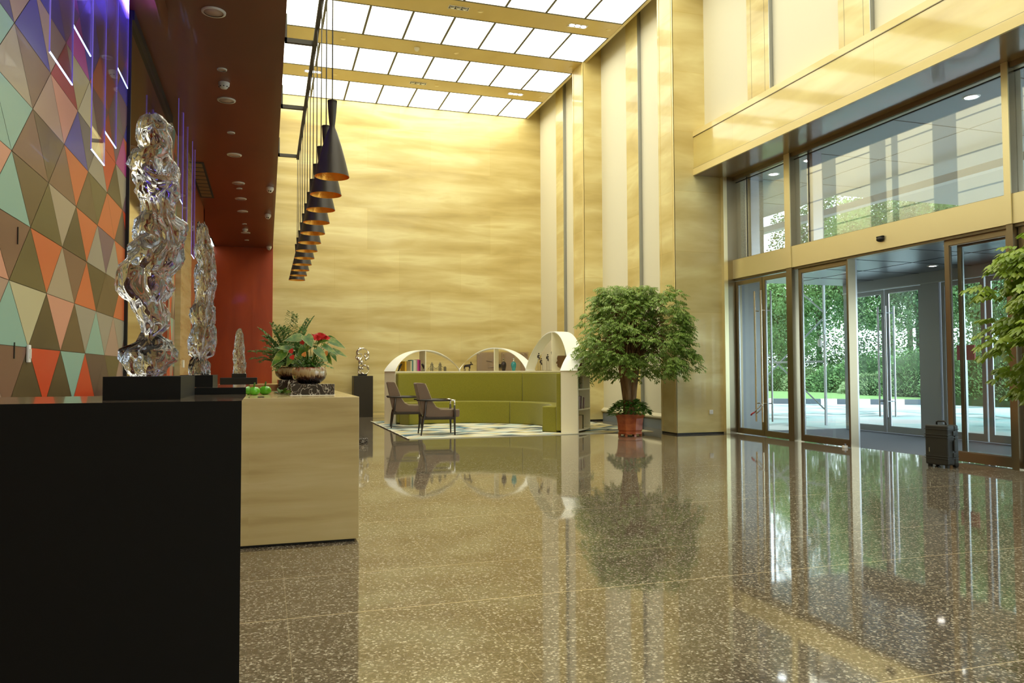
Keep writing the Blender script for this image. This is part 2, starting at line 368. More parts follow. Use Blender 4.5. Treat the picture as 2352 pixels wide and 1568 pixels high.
# sheets
rows = [(18.25, 19.585)] + [(beams[i+1]+.65, beams[i]-.01) for i in range(0, 3)]
rowname = ['nearest the far gold wall', 'second from the far gold wall', 'third from the far gold wall', 'at the top edge of the photo']
proto = None
for ri, (y0, y1) in enumerate(rows):
    for j in range(8):
        x1 = XR - .81*j - .014; x0 = x1 - .782
        if ri == 3 and x1 < 3.0: continue
        b = MB().box(x0,x1,y0+.02,y1-.015,ZC,ZC+.04)
        o = build('ceiling_light_panel', b, M_light)
        pos = 'touching the right wall edge' if j == 0 else ('leftmost beside the dark red soffit' if j == 7 else ORD[j] + ' from the right wall')
        tag(o, 'white luminous ceiling panel, %s in the row %s' % (pos, rowname[ri]), 'ceiling light', 'luminous ceiling panels')
    if ri == 3: continue
for i in range(2, 11):
    y1 = beams[i]-.01 if i > 2 else beams[2]-.01; y0 = (beams[i+1]+.65) if i+1 < len(beams) else -5
    y0 = max(y0, -4.98)
    b = MB()
    for j in range(8):
        x1 = XR - .81*j - .008
        if i == 2 and x1 >= 3.0: continue
        b.box(x1-.794, x1, y0+.012, y1-.012, ZC, ZC+.04)
    build('luminous_sheet', b, M_light, parent=c)

gb = MB()
for j in range(9):
    x = XR - .81*j; gb.box(max(x-.024,XF),min(x+.022,XR),-4.9,WY-.01,ZC-.004,ZC+.03)
for y0 in beams:
    for yy in (y0-.035, y0+.64): gb.box(XF,XR,yy,yy+.035,ZC-.008,ZC+.02)
gb.box(XF,XR,WY-.02,WY-.001,ZC-.008,ZC+.02)
build('panel_grid', gb, M_frameline, parent=c)

# cove behind the ceiling edge and the recessed cream walls on the right
b = MB().box(XR,XR+.06,-5,WY,ZC-.01,8.9); build('trim_20', b, M_goldP, kind='structure')
build('ceiling_cove', MB().box(XR,8.2,-5,WY,8.9,9.0), M_cream, kind='structure')
XW = 7.1
# far bay
b = MB().box(XW,XW+.2,12.2,WY,.28,8.9); wr = build('wall_right', b, M_cream, kind='structure')
build('baseboard_right', MB().box(XW-.02,XW+.2,12.2,WY,0,.17), M_bluebase, kind='structure')
b = MB(); b.add([(XW+.01,12.2,.30),(XW+.01,WY,.30),(XW-.06,WY,.24),(XW-.06,12.2,.24),(XW-.06,12.2,.215),(XW-.06,WY,.215),(XW+.01,WY,.17),(XW+.01,12.2,.17)], [(0,1,2,3),(3,2,5,4),(4,5,6,7)])
build('trim_21', b, M_ledge, kind='structure')
# big pillars
def pillar(n, x0, x1, y0, y1, z1=8.9):
    b = MB().box(x0, x1, y0, y1, .03, z1)
    b2 = MB(); b2.box(x0-.004, x0+.01, y0+.0, y0+.03, .03, z1); b2.box(x0-.006, x0, y0+.055, y0+.062, .03, z1); b2.box(x0-.006, x0, y1-.07, y1-.062, .03, z1)
    o = build('wall_pillar_%d' % n, b, M_goldP, kind='structure')
    build('edge_trim', b2, M_trimgold, parent=o)
    build('plinth', MB().box(x0+.012, x1, y0+.012, y1, 0, .03), M_black, parent=o)
pillar(1, 6.68, 7.84, 11.68, 12.22)
pillar(2, 6.66, 7.12, 15.58, 16.2)
# thin pilasters in the far bay
for n, (y0, y1) in enumerate(((13.67,14.2),(17.72,18.22))):
    o = build('trim_%d' % (22+n), MB().box(7.03, XW+.01, y0, y1, 0, 8.9), M_goldP, kind='structure')
    build('edge_strip', MB().box(7.025,XW,y0-.006,y0,0,8.9), M_steel, parent=o)
# above the doors
XU = 7.3
build('wall_right_upper', MB().box(XU,XU+.3,-5,11.68,5.22,8.9), M_cream, kind='structure')
for n in range(6):
    y0 = 9.76 - 2.035*n
    o = build('trim_%d' % (30+n), MB().box(7.235, XU+.01, y0, y0+.56, 5.25, 8.9), M_goldP, kind='structure')
    build('edge_strip', MB().box(7.232,XU,y0-.008,y0,5.25,8.9), M_steel, parent=o)
    build('groove', MB().box(7.2335,7.236,y0+.11,y0+.116,5.25,8.9).box(7.2335,7.236,y0+.45,y0+.456,5.25,8.9), M_bronzeD, parent=o)
lb = build('lintel_beam', MB().box(7.07,8.0,-5,11.68,4.50,5.25), M_lintel, kind='structure')
build('upper_trim', MB().box(7.062,7.3,-5,11.68,5.165,5.256), M_trimgold, parent=lb)
build('lower_trim', MB().box(7.058,7.09,-5,11.68,4.486,4.60), M_trimgold, parent=lb)
build('soffit_board', MB().box(7.09,7.98,-5,11.68,4.486,4.50), mat('brown_soffit_board', (.30,.205,.095), .22, coat=.4), parent=lb)
build('shadow_groove', MB().box(7.0605,7.07,-5,11.68,5.155,5.165).box(7.0605,7.07,-5,11.68,4.60,4.606), M_bronzeD, parent=lb)
tag(lb, 'long glossy golden veneer beam running over the glass entrance doors', 'beam'); lb['kind'] = 'structure'; del lb['category']

# socket on the near face of the pillar
o = thing('wall_socket', 'small white square socket low on the gold pillar beside the doors', 'socket', (7.344,11.66,.34))
build('plate', MB().box(-.037,.037,.0,.018,0,.075), M_white, o, bevel=.004)
build('socket_face', MB().box(-.024,.024,-.003,.001,.014,.061), mat('white_socket_face',(.7,.68,.65),.4), o)

# ------------------------------------------------------------------ left side: soffit, fascia, patterned wall
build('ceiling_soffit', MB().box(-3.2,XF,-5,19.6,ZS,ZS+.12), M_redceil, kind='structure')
build('wall_left_fascia', MB().box(XF-.1,XF,-5,WY,ZS+.12,8.1), M_creamglow, kind='structure')

T = dict(t=(.31,.53,.43), s=(.78,.34,.23), b=(.145,.083,.037), d=(.088,.056,.022), m=(.235,.110,.070), M=(.115,.060,.052),
         c=(.64,.56,.33), g=(.40,.35,.27), o=(.74,.15,.045), r=(.72,.055,.012), p=(.50,.315,.235), w=(.48,.37,.25),
         n=(.055,.04,.20), i=(.06,.045,.36), x=(.44,.02,.035), y=(.56,.46,.20), k=(.17,.14,.15), v=(.20,.10,.15), h=(.58,.05,.30), O=(.135,.10,.035))  # indigo and magenta tones have the strip's violet light mixed into their colour
tk = list(T); tm = [mat('wall_tone_' + str(i), tuple(v*.80 for v in T[q]), .38, spec=.35, coat=.06) for i, q in enumerate(tk)]
# rows from the bottom; each row lists U/D alternately starting at column j=1 (U1,D1,U2,D2...)
TRI = {-1:'pmdrdtrMMOpg', 0:'tcdsbgtgpgmo', 1:'smOowmodbboc', 2:'tbOwdogvgogd', 3:'ttmbmobOooMr', 4:'wmpsikgrdgvo', 5:'npipxycvrvho', 6:'tnivhioxkvio', 7:'nmivhniMvmin', 8:'vnmivniMvnhm', 9:'nvimnvivmnim'}
b = MB(); DZ = .293; DY = .62
rnd = random.Random(3)
for k in range(-4, 10):
    z0 = 1.223 + DZ*k; z1 = z0 + DZ
    o0 = 3.962 - 2*DY + (0 if k % 2 else .31); o1 = 3.962 - 2*DY + (0 if (k+1) % 2 else .31)
    for j in range(-12, 8):
        for u in (0, 1):
            if u == 0: tri = [(o0+DY*j, z0), (o0+DY*(j+1), z0), (o0+DY*(j+.5), z1)]
            else: tri = [(o0+DY*(j+.5), z1), (o0+DY*(j+1), z0), (o0+DY*(j+1.5), z1)]
            s_ = TRI.get(k, ''); idx = (j-1)*2 + u
            q = s_[idx] if 0 <= idx < len(s_) else rnd.choice('tsbdmMcgorpw')
            ys = [p[0] for p in tri]
            if max(ys) > 6.9 + .62 or min(ys) < -4.9: continue
            cy = sum(ys)/3; cz = sum(p[1] for p in tri)/3
            # inset so a fine joint shows
            pts = [(cy + (a-cy)*.985, cz + (z-cz)*.985) for a, z in tri]
            # clip at the panel end
            poly = []
            for a in range(3):
                p, r_ = pts[a], pts[(a+1) % 3]
                pi, ri_ = p[0] <= 6.9, r_[0] <= 6.9
                if pi: poly.append(p)
                if pi != ri_:
                    t = (6.9-p[0])/(r_[0]-p[0]); poly.append((6.9, p[1]+(r_[1]-p[1])*t))
            poly = [(a, min(max(z, 0), ZS)) for a, z in poly]
            if len(poly) < 3: continue
            zz = [z for _, z in poly]
            if max(zz)-min(zz) < .002: continue
            b.add([(-1.1, a, z) for a, z in poly], [tuple(range(len(poly)))], tk.index(q))
wl = build('wall_left', MB().box(-1.3,-1.104,-5,6.9,0,ZS), mat('joint_tone',(.16,.11,.07),.6), kind='structure')
build('triangle_panels', b, tm, wl)
b = MB()
for (y, za, zb) in ((4.071,1.695,1.775),(4.053,1.165,1.24)):
    b.box(-1.0995,-1.096,y-.0045,y+.0045,za,zb)
build('slot_pull', b, M_black, wl)
o = thing('wall_switch', 'small cream switch plate on the triangle patterned wall', 'switch', (-1.099,4.258,1.15))
build('plate', MB().box(0,.012,-.02,.02,0,.085), M_white, o, bevel=.003)
build('rocker', MB().box(.011,.016,-.011,.011,.02,.065), mat('rocker_white',(.72,.68,.6),.4), o)

o = build('wall_left_mirror', MB().box(-1.3,-1.09,6.93,9.7,0,4.02), M_mirror, kind='structure')
build('mirror_frame', MB().box(-1.3,-1.075,6.9,6.93,0,4.08).box(-1.3,-1.06,6.93,9.7,4.02,4.1), M_black, o)
# second stretch of triangles, then a stone post and brown panels further along
b = MB(); rn2 = random.Random(11)
for k in range(14):
    z0 = .293*k; z1 = min(z0+.293, ZS)
    for j in range(3):
        y0 = 9.72 + .3*j - (.15 if k % 2 else 0)
        for u in (0,1):
            tri = [(y0,z0),(y0+.3,z0),(y0+.15,z1)] if u == 0 else [(y0+.15,z1),(y0+.3,z0),(y0+.45,z1)]
            b.add([(-1.095, min(max(a,9.72),10.5), z) for a, z in tri], [(0,1,2)], tk.index(rn2.choice('tsbmcgopwr')))
w2 = build('wall_left_middle', MB().box(-1.3,-1.1,9.7,10.5,0,ZS), M_dark, kind='structure')
build('triangle_panels', b, tm, w2)
build('wall_left_post', MB().box(-1.3,-1.03,10.5,11.9,0,ZS), M_desk, kind='structure')
build('wall_left_far', MB().box(-1.3,-1.1,11.9,15.2,0,ZS), M_redwood, kind='structure')
build('wall_left_return', MB().box(-3.2,-1.1,15.0,15.2,0,ZS), M_redwood, kind='structure')
build('wall_left_end', MB().box(-3.2,-3.0,15.2,19.6,0,ZS), M_redwood, kind='structure')
o = thing('wall_switch', 'cream switch plate on the wall behind the tall middle crystal sculpture', 'switch', (-1.03,10.9,1.16))
build('plate', MB().box(0,.012,-.06,.06,0,.10), M_white, o, bevel=.003)
o = thing('recessed_light_panel', 'bright square light panel in the soffit at the far red wall', 'light', (-1.6,18.9,ZS-.012))
build('lamp_frame', MB().box(-.52,.43,-.6,.6,0,.012), M_dark, o)
build('diffuser', MB().box(-.5,.41,-.58,.58,-.004,.0), mat('panel_glow',(1,1,1),.5,emit=(1,1,.9),es=1.6), o)
# air grille strip near it
o = thing('air_grille', 'brown linear air grille in the red soffit above the far post', 'vent', (-1.0,12.9,ZS-.01))
b = MB()
for i in range(9): b.box(-.06,.10,-1.1+i*.25,-.9+i*.25,0,.01)
build('slat', b, mat('grille_tan',(.22,.14,.06),.5), o); build('frame', MB().box(-.09,.13,-1.15,1.2,.002,.012), M_dark, o)

# violet strip and hanging acrylic sheets
o = tag(build('led_strip', MB().box(-.84,-.82,2.6,6.85,3.99,4.05), M_led), 'violet glowing strip behind an added shield board along the triangle patterned wall', 'light strip')
build('led_shield', MB().box(-.82,-.80,2.3,6.9,3.90,ZS), M_redceil, o)  # added board that keeps the violet light off the room side
sheets = [(-.95,3.93,4.36,2.56),(-.95,4.36,4.77,2.87),(-.95,5.57,5.96,3.11),(-.95,5.19,5.56,2.57),(-.95,4.82,5.19,2.36)]
desc = ['leftmost one','second from the left','closest to the black mirror frame','low one before the orange triangle','lowest one, ending over a beige triangle']
for i, (x, y0, y1, z) in enumerate(sheets):
    o = thing('hanging_acrylic_sheet', 'clear acrylic strip hanging at the patterned wall, ' + desc[i], 'hanging panel', (x,y0,z), 0, 'clear acrylic strips before the patterned wall')
    build('sheet', MB().box(-.003,.003,0,y1-y0,.006,ZS-z), M_acryl, o)
    build('lower_edge', MB().box(-.003,.003,0,y1-y0,0,.006), M_edge, o)
    build('side_edge', MB().box(-.003,.003,-.002,0,0,ZS-z).box(-.003,.003,y1-y0,y1-y0+.002,0,ZS-z), M_edgev, o)
for i, (y0, y1, z) in enumerate(((9.04,9.52,3.03),(9.56,10.07,2.86),(10.7,11.1,2.62))):
    o = thing('hanging_acrylic_sheet', 'violet lit acrylic strip hanging beyond the mirror, %s from the camera' % ORD[i], 'hanging panel', (-.93,y0,z), 0, 'violet acrylic strips beyond the mirror')
    build('sheet', MB().box(-.003,.003,0,y1-y0,.006,ZS-z), M_acryl, o)
    build('lower_edge', MB().box(-.003,.003,0,y1-y0,0,.006), M_edge, o)
    build('side_edge', MB().box(-.004,.004,-.004,0,0,ZS-z).box(-.004,.004,y1-y0,y1-y0+.004,0,ZS-z), M_edgev, o)
for y in (6.3,):
    o = thing('spot_lamp', 'small lit white spot lamp at the top of the patterned wall', 'spotlight', (-.93,y,3.98))
    build('lamp_body', MB().lathe([(.0001,.03),(.03,.03),(.038,0),(.03,-.004)], n=20), M_white, o, smooth=True)
    build('bulb', MB().lathe([(.0001,-.006),(.03,-.004),(.03,0)], n=20), M_lit, o, smooth=True)

# soffit downlights, detectors, dome cameras
XL = -.437
def downlight(y, r, lab, grp, x=XL):
    o = thing('downlight', lab, 'ceiling light', (x,y,ZS), 0, grp)
    build('trim_ring', MB().lathe([(r*.80,-.012),(r*.98,-.010),(r,-.001),(r,0.0)], n=32), M_white, o, smooth=True)
    build('diffuser', MB().lathe([(.0001,-.004),(r*.80,-.006),(r*.8,0)], n=32), M_pinkish, o, smooth=True)
for i, y in enumerate((6.76,8.95,11.2,12.87,14.03,15.13,17.45)):
    downlight(y, .098, 'large round white downlight in the red soffit, %s along from the camera' % ORD[i], 'large downlights in the red soffit')
for i, y in enumerate((8.04,10.16,13.25,16.41,18.42)):
    downlight(y, .048, 'small round white disc in the red soffit, %s along from the camera' % ORD[i], 'small discs in the red soffit')
for i, y in enumerate((8.42,17.0)):
    o = thing('smoke_detector', ('near' if i == 0 else 'far') + ' white smoke detector on the red soffit', 'smoke detector', (XL,y,ZS), 0, 'smoke detectors on the red soffit')
    build('detector_body', MB().lathe([(.0001,-.062),(.03,-.06),(.042,-.045),(.055,-.028),(.058,0)], n=28), M_white, o, smooth=True)
    for q in range(8):
        a = q*PI/4; build('vent_slot', MB().box(-.006,.006,-.004,.004,-.004,.004, M=Matrix.Translation((.045*math.cos(a),.045*math.sin(a),-.044))), M_black, o)
for i, (x, y) in enumerate(((.041,13.03),(.013,15.29),(.05,19.2))):
    o = thing('dome_camera', 'white dome camera at the right edge of the red soffit, ' + ('nearest one','middle one','one at the far wall')[i], 'camera', (x,y,ZS), 0, 'dome cameras on the soffit edge')
    build('housing', MB().lathe([(.056,-.05),(.062,-.03),(.06,0)], n=28), M_white, o, smooth=True)
    build('dome', MB().lathe([(.0001,-.095),(.022,-.09),(.04,-.075),(.054,-.05)], n=28), M_white, o, smooth=True)
    build('lens', MB().ball((.012,-.040,-.072),.012).ball((-.016,-.040,-.068),.009), M_black, o, smooth=True)

# triple spots and discs on the ceiling beams
def triple(x, y, lit, lab):
    o = thing('triple_spotlight', lab, 'ceiling light', (x,y,ZC-.005), 0, 'three-lamp spotlights in the beams')
    build('fitting_frame', MB().box(-.20,.20,-.075,-.06,-.008,.004).box(-.20,.20,.06,.075,-.008,.004).box(-.20,-.187,-.06,.06,-.008,.004).box(.187,.20,-.06,.06,-.008,.004), M_white, o)
    build('recess', MB().box(-.187,.187,-.06,.06,-.002,.001), M_greylamp, o)
    for q in (-.122, 0, .122):
        build('lamp', MB().lathe([(.0001,-.016),(.045,-.014),(.054,-.002)], c=(q,0,0), n=20), M_lit if lit else M_steel, o, smooth=True)
triple(3.42,13.91,False,'unlit three-lamp spotlight in the beam at the top of the photo')
triple(5.86,13.95,True,'lit three-lamp spotlight in the nearest beam towards the right wall')
triple(.975,17.90,True,'lit three-lamp spotlight behind the pendant cords')
triple(3.40,17.90,False,'unlit three-lamp spotlight in the middle of the farthest beam')
triple(5.84,17.90,True,'lit three-lamp spotlight in the farthest beam towards the right wall')
bn = {13.93:'nearest', 15.93:'middle', 17.92:'farthest'}
for x, y in ((3.85,13.93),(6.52,13.93),(1.464,15.93),(3.86,15.93),(6.53,15.93),(1.474,17.92),(3.86,17.92),(6.49,17.92)):
    pos = 'its left end' if x < 2 else ('its right end' if x > 6 else 'its middle')
    o = thing('ceiling_speaker', 'tiny round cream disc near %s of the %s visible beam' % (pos.replace('its ','the '), bn[y]), 'ceiling disc', (x,y,ZC-.005), 0, 'round discs in the beams')
    build('disc', MB().lathe([(.0001,-.010),(.045,-.010),(.058,0)], n=22), M_trimgold, o, smooth=True)
o = thing('smoke_detector', 'cream smoke detector on the middle ceiling beam', 'smoke detector', (3.0,15.93,ZC-.005))
build('detector_body', MB().lathe([(.0001,-.07),(.03,-.068),(.055,-.03),(.06,0)], n=24), M_ledge, o, smooth=True)

# upper left cladding (seen mirrored in the upper door glazing)
b = MB()
JZ = [4.25,5.27,6.12,7.0,7.55]
for y0, y1 in ((18.64,19.3),(16.76,18.06),(16.0,16.19),(14.69,15.78),(12.77,14.0),(10.9,12.3),(8.9,10.3),(6.8,8.2),(4,6)):
    for a in range(4): b.box(XF,XF+.008,y0,y1,JZ[a]+.02,JZ[a+1]-.02)
fa = bpy.data.objects['wall_left_fascia']; build('fascia_panel', b, M_creamglow, fa)
fa.data.materials.clear(); fa.data.materials.append(mat('grey_brown_fascia', (.30,.27,.21), .5))

# ------------------------------------------------------------------ glass entrance
def rectframe(mb, x0, x1, y0, y1, z0, z1, w, wb=None, wt=None):
    wb = w if wb is None else wb; wt = w if wt is None else wt
    mb.box(x0,x1,y0,y0+w,z0,z1); mb.box(x0,x1,y1-w,y1,z0,z1)
    mb.box(x0,x1,y0+w,y1-w,z0,z0+wb); mb.box(x0,x1,y0+w,y1-w,z1-wt,z1)
# jamb and mullions
j = build('door_frame_jamb', MB().box(7.675,7.95,11.60,11.68,0,4.486), M_bronze, kind='structure')
build('bright_edge', MB().box(7.60,7.675,11.60,11.68,0,4.486), M_brass, j)
for n, (y0, y1) in enumerate(((10.02,10.15),(6.30,6.38),(2.6,2.7),(-1.2,-1.1))):
    o = build('door_mullion_%d' % (n+1), MB().box(7.77,7.95,y0,y1,0,4.486), M_bronze, kind='structure')
    build('bright_edge', MB().box(7.755,7.77,y0,y1,2.69,4.486), M_brass, o)
segs = [(10.15,11.60),(6.38,10.02),(2.7,6.30),(-1.1,2.6)]
for n, (y0, y1) in enumerate(segs):
    w = bpy.data.objects.new('window_%d' % (n+1), None); COL.objects.link(w); w.location = (7.85,(y0+y1)/2,3.02); w['kind'] = 'structure'
    build('window_frame', MB().box(7.79,7.92,y0,y1,4.42,4.486).box(7.80,7.92,y0,y1,3.0,3.03), M_bronze, w, world=True)
    build('glass_pane', MB().box(7.86,7.872,y0,y1,3.03,4.43), M_glassU, w, world=True)
    build('glass_joint', MB().box(7.855,7.875,y1-.33,y1-.315,3.03,4.43).box(7.855,7.875,y0,y1,4.385,4.40), M_black, w, world=True)
    build('steel_post', MB().box(7.95,8.12,y1-.30,y1-.18,3.0,4.45), M_steel, w, world=True)
    o = build('transom_band_%d' % (n+1), MB().box(7.775,7.95,y0,y1,2.69,3.02), M_brass, kind='structure')
    build('lower_track', MB().box(7.80,7.93,y0,y1,2.655,2.69), M_bronzeD, o)
# hinged pair on the left
def leaf(name, n, x, y0, y1, z1, mfr, w=.06, wb=.085, zg=.0):
    d = bpy.data.objects.new(name, None); COL.objects.link(d); d.location = (x,(y0+y1)/2,0); d['kind'] = 'structure'
    mb = MB(); rectframe(mb, x-.022, x+.022, y0, y1, .012, z1, w, wb)
    build('frame', mb, mfr, d, world=True)
    mb = MB(); rectframe(mb, x-.010, x+.010, y0+w, y1-w, .012+wb, z1-w, .012); build('glazing_bead', mb, M_steel, d, world=True)
    build('glass_pane', MB().box(x-.004,x+.004,y0+w,y1-w,.012+wb,z1-w), M_glass, d, world=True)
    return d
d1 = leaf('door_1', 1, 7.84, 10.84, 11.59, 2.64, M_bronze)
d2 = leaf('door_2', 2, 7.84, 10.16, 10.83, 2.64, M_bronze)
def bar_handle(parent, x, y, mt, z0=.25, z1=2.41, out=-1, name='door_handle'):
    mb = MB().tube([(x,y,z0),(x,y,z1)], .016, 14)
    h = build(name, mb, mt, parent, smooth=False, world=True, auto=.6)
    mb = MB()
    for z in (.55, 2.08): mb.tube([(x,y,z),(x-out*.075,y,z)], .011, 10)
    g = build('standoff', mb, mt, h); 
    g.location = (0,0,0)
    w = wloc(h); g.data.transform(Matrix.Translation(-w))
    return h
bar_handle(d1, 7.745, 10.945, M_brasshandle); bar_handle(d2, 7.745, 10.775, M_brasshandle)
bar_handle(d1, 7.935, 10.945, M_steel, out=1); bar_handle(d2, 7.935, 10.775, M_steel, out=1)
# small tied lock on the handles
o = thing('door_lock', 'small cable lock with a red tab tied round the brass door handles', 'lock', (7.745,10.86,.42))
build('cable', MB().tube([(-.02,.10,-.02),(-.035,.03,.03),(-.02,-.03,.07),(-.03,-.10,.12),(-.0,-.10,.09),(.0,-.02,.02),(-.02,.06,-.04)], .009, 8), M_white, o, smooth=True)
build('red_tab', MB().tube([(-.03,.10,-.02),(-.05,.14,-.05),(-.05,.16,-.07)], .014, 8), M_red_board, o, smooth=True)
# fixed sidelite and sliding leaf
d3 = leaf('door_3', 3, 7.86, 8.86, 9.95, 2.655, M_bronze, w=.065, wb=.09)
build('sliding_edge', MB().box(7.80,7.93,8.845,8.86,.0,2.655), M_bronze, d3, world=True)
build('sliding_edge_steel', MB().box(7.93,7.955,8.845,8.90,.0,2.655), M_steel, d3, world=True)
d4 = leaf('door_4', 4, 7.86, 6.38, 7.26, 2.655, M_bronze, w=.065, wb=.11)
d5 = leaf('door_5', 5, 7.93, 6.40, 7.14, 2.62, M_bronzeD, w=.05, wb=.10)
leaf('door_6', 6, 7.86, 4.6, 6.29, 2.655, M_bronze, w=.065, wb=.11)
leaf('door_7', 7, 7.86, 2.7, 4.58, 2.655, M_bronze, w=.065, wb=.11)
leaf('door_8', 8, 7.86, -1.1, 2.6, 2.655, M_bronze, w=.065, wb=.11)
o = thing('door_stop', 'small pale floor stop at the foot of the open sliding door', 'door stop', (7.76,8.92,0))
build('stop_body', MB().box(-.03,.03,-.02,.03,0,.035), M_white, o, bevel=.004); build('stop_pin', MB().box(-.012,.012,-.01,.015,.035,.06), M_steel, o)
o = thing('motion_sensor', 'small black motion sensor on the brass band above the sliding doors', 'sensor', (7.774,8.19,2.84))
build('sensor_body', MB().ball((-.012,0,-.012),.04,.062,.036,n=18,m=10), M_black, o, smooth=True)
build('mount', MB().box(-.03,.0,-.058,.058,.006,.03), M_blackgloss, o, bevel=.006)

# vestibule: matting, ceiling, grey side panel, outer doors
build('floor_vestibule', MB().box(8.0,10.45,3.0,11.9,-.18,.001), M_mat, kind='structure')
vc = build('ceiling_vestibule', MB().box(7.95,10.45,3.0,11.9,2.68,2.80), M_vceil, kind='structure')
b = MB()
for y in range(4, 12): b.box(7.98,10.4,y-.01,y,2.676,2.681)
b.box(9.1,9.11,3,11.8,2.676,2.681)
build('panel_joint', b, M_black, vc)
build('wall_vestibule_side', MB().box(8.0,8.5,11.86,11.9,0,2.68), M_steelpanel, kind='structure')
for i, (x, y) in enumerate(((8.3,9.35),(8.3,7.6),(9.7,9.2),(9.7,7.2))):
    o = thing('vestibule_downlight', 'lit round downlight in the dark vestibule ceiling, %s' % ['near the left sliding door','near the right sliding door','by the outer left doors','by the outer right doors'][i], 'ceiling light', (x,y,2.68), 0, 'vestibule downlights')
    build('lamp', MB().lathe([(.0001,-.006),(.05,-.006),(.055,0)], n=20), M_lit, o, smooth=True)
    build('trim_ring', MB().lathe([(.055,-.008),(.075,-.006),(.078,0)], n=20), M_white, o, smooth=True)
X2 = 10.3
hd = build('vestibule_header', MB().box(X2-.06,X2+.08,3.0,11.75,2.50,2.68), M_steelpanel, kind='structure')
build('bright_lower_edge', MB().box(X2-.075,X2-.06,3.0,11.75,2.49,2.51), M_steel, hd)
for n, (y0, y1) in enumerate(((11.56,11.75),(9.62,9.98),(7.30,7.55))):
    build('vestibule_post_%d' % (n+1), MB().box(X2-.05,X2+.08,y0,y1,0,2.5), M_steelpanel, kind='structure')
for n, (y0, y1, hy) in enumerate(((10.80,11.55,10.87),(9.99,10.78,10.70),(8.83,9.60,8.9),(7.56,8.80,8.7),(5.4,7.28,None),(3.2,5.38,None))):
    d = leaf('door_%d' % (n+9), n+9, X2, y0, y1, 2.49, M_steelpanel, w=.065, wb=.10)
    if hy and n < 2:
        bar_handle(d, X2-.09, hy, M_steel, .28, 2.2); bar_handle(d, X2+.09, hy, M_steel, .28, 2.2, out=1, name='outer_handle')

# ------------------------------------------------------------------ outside
M_fasc = mat('fascia_grey', (.42,.44,.45), .5)
build('ground_outside', MB().box(10.45,70,-30,70,-.25,-.03).box(8.0,10.45,11.9,70,-.25,-.03).box(8.0,10.45,-30,3.0,-.25,-.03), M_road, kind='structure')
cn = build('canopy', MB().box(8.0,12.75,-5,24,5.2,5.6), M_canopy, kind='structure')
b = MB()
for y in range(-4, 24, 2): b.box(8.0,12.75,y,y+.015,5.195,5.201)
b.box(9.6,9.615,-5,24,5.195,5.201); b.box(11.4,11.415,-5,24,5.195,5.201); build('panel_joint', b, M_black, cn)
build('canopy_extension', MB().box(12.76,17.5,-5,15,5.25,5.6), M_canopy, cn)
build('edge_tie_beam', MB().box(12.7,12.9,-5,24,4.78,4.93), M_fasc, cn)
for i, (x, y) in enumerate(((10.1,13.55),(10.1,12.45),(10.1,8.8),(10.1,5.5),(10.1,16.5))):
    o = thing('canopy_downlight', 'bright white lamp in the outdoor canopy, %s' % ['seen in the left upper pane','at the left edge of the wide upper pane','at the right of the wide upper pane','beyond the right mullion','farthest along the canopy'][i], 'outdoor light', (x,y,5.2), 0, 'canopy lamps')
    build('lamp', MB().lathe([(.0001,-.012),(.085,-.012),(.095,0)], n=20), M_litb, o, smooth=True)
    build('trim_ring', MB().lathe([(.095,-.012),(.12,-.008),(.125,0)], n=20), M_white, o, smooth=True)
b = MB()
for i in range(6): b.box(0,.43,0,.43,i*.95+.01,(i+1)*.95)
o = build('canopy_column', b, M_granite, kind='structure'); o.location = (8.68,12.55,-.03)
# bracing frame with cctv on the post
o = thing('steel_bracing_frame', 'thin steel frame with crossed rods standing outside the left doors', 'frame', (10.9,13.06,-.03))
build('post', MB().box(-.02,.02,-.02,.02,0,5.2), M_steelpanel, o)
build('post', MB().box(-.02,.02,3.0,3.04,0,5.2), M_steelpanel, o)
build('cross_rod', MB().tube([(0,0,.3),(0,3.03,2.2)], .016, 8).tube([(0,0,2.2),(0,3.03,.3)], .016, 8).tube([(0,0,2.3),(0,3.03,4.4)], .016, 8).tube([(0,0,4.4),(0,3.03,2.3)], .014, 8), M_steelpanel, o)
build('rail', MB().box(-.02,.02,0,3.03,1.28,1.32), M_steelpanel, o)
o = thing('cctv_camera', 'white dome security camera on a bracket of the thin outdoor post', 'camera', (10.885,13.035,1.72))
build('bracket', MB().tube([(0,.0,.06),(-.12,.0,.06),(-.12,.0,.0)], .012, 8).tube([(-.02,-.02,.1),(-.02,-.02,-1.2)], .018, 8), M_white, o, smooth=True)
build('housing', MB().lathe([(.0001,.0),(.035,-.005),(.045,-.05),(.045,-.10),(.05,-.11)], c=(-.12,0,0), n=20), M_white, o, smooth=True)
build('dome', MB().ball((-.12,0,-.11), .048), M_white, o, smooth=True)
o = thing('notice_board', 'plain red board on a thin leg outside the right door', 'sign', (11.1,9.95,-.03))
build('board', MB().box(-.01,.01,-.22,.12,1.28,1.53), M_red_board, o); build('leg', MB().box(-.012,.012,-.06,-.036,0,1.28), M_steel, o)
o = thing('white_bollard_post', 'tall pale square post with small dark marks outside the glass doors', 'post', (13.2,12.25,-.03))
build('post_body', MB().box(-.09,.09,-.09,.09,0,1.95), mat('pale_blue_post', (.62,.72,.80), .5), o, bevel=.01)
b = MB()
for i in range(4): b.box(-.094,-.088,-.05,.02,.35+i*.12,.40+i*.12)
build('dark_mark', b, M_black, o)
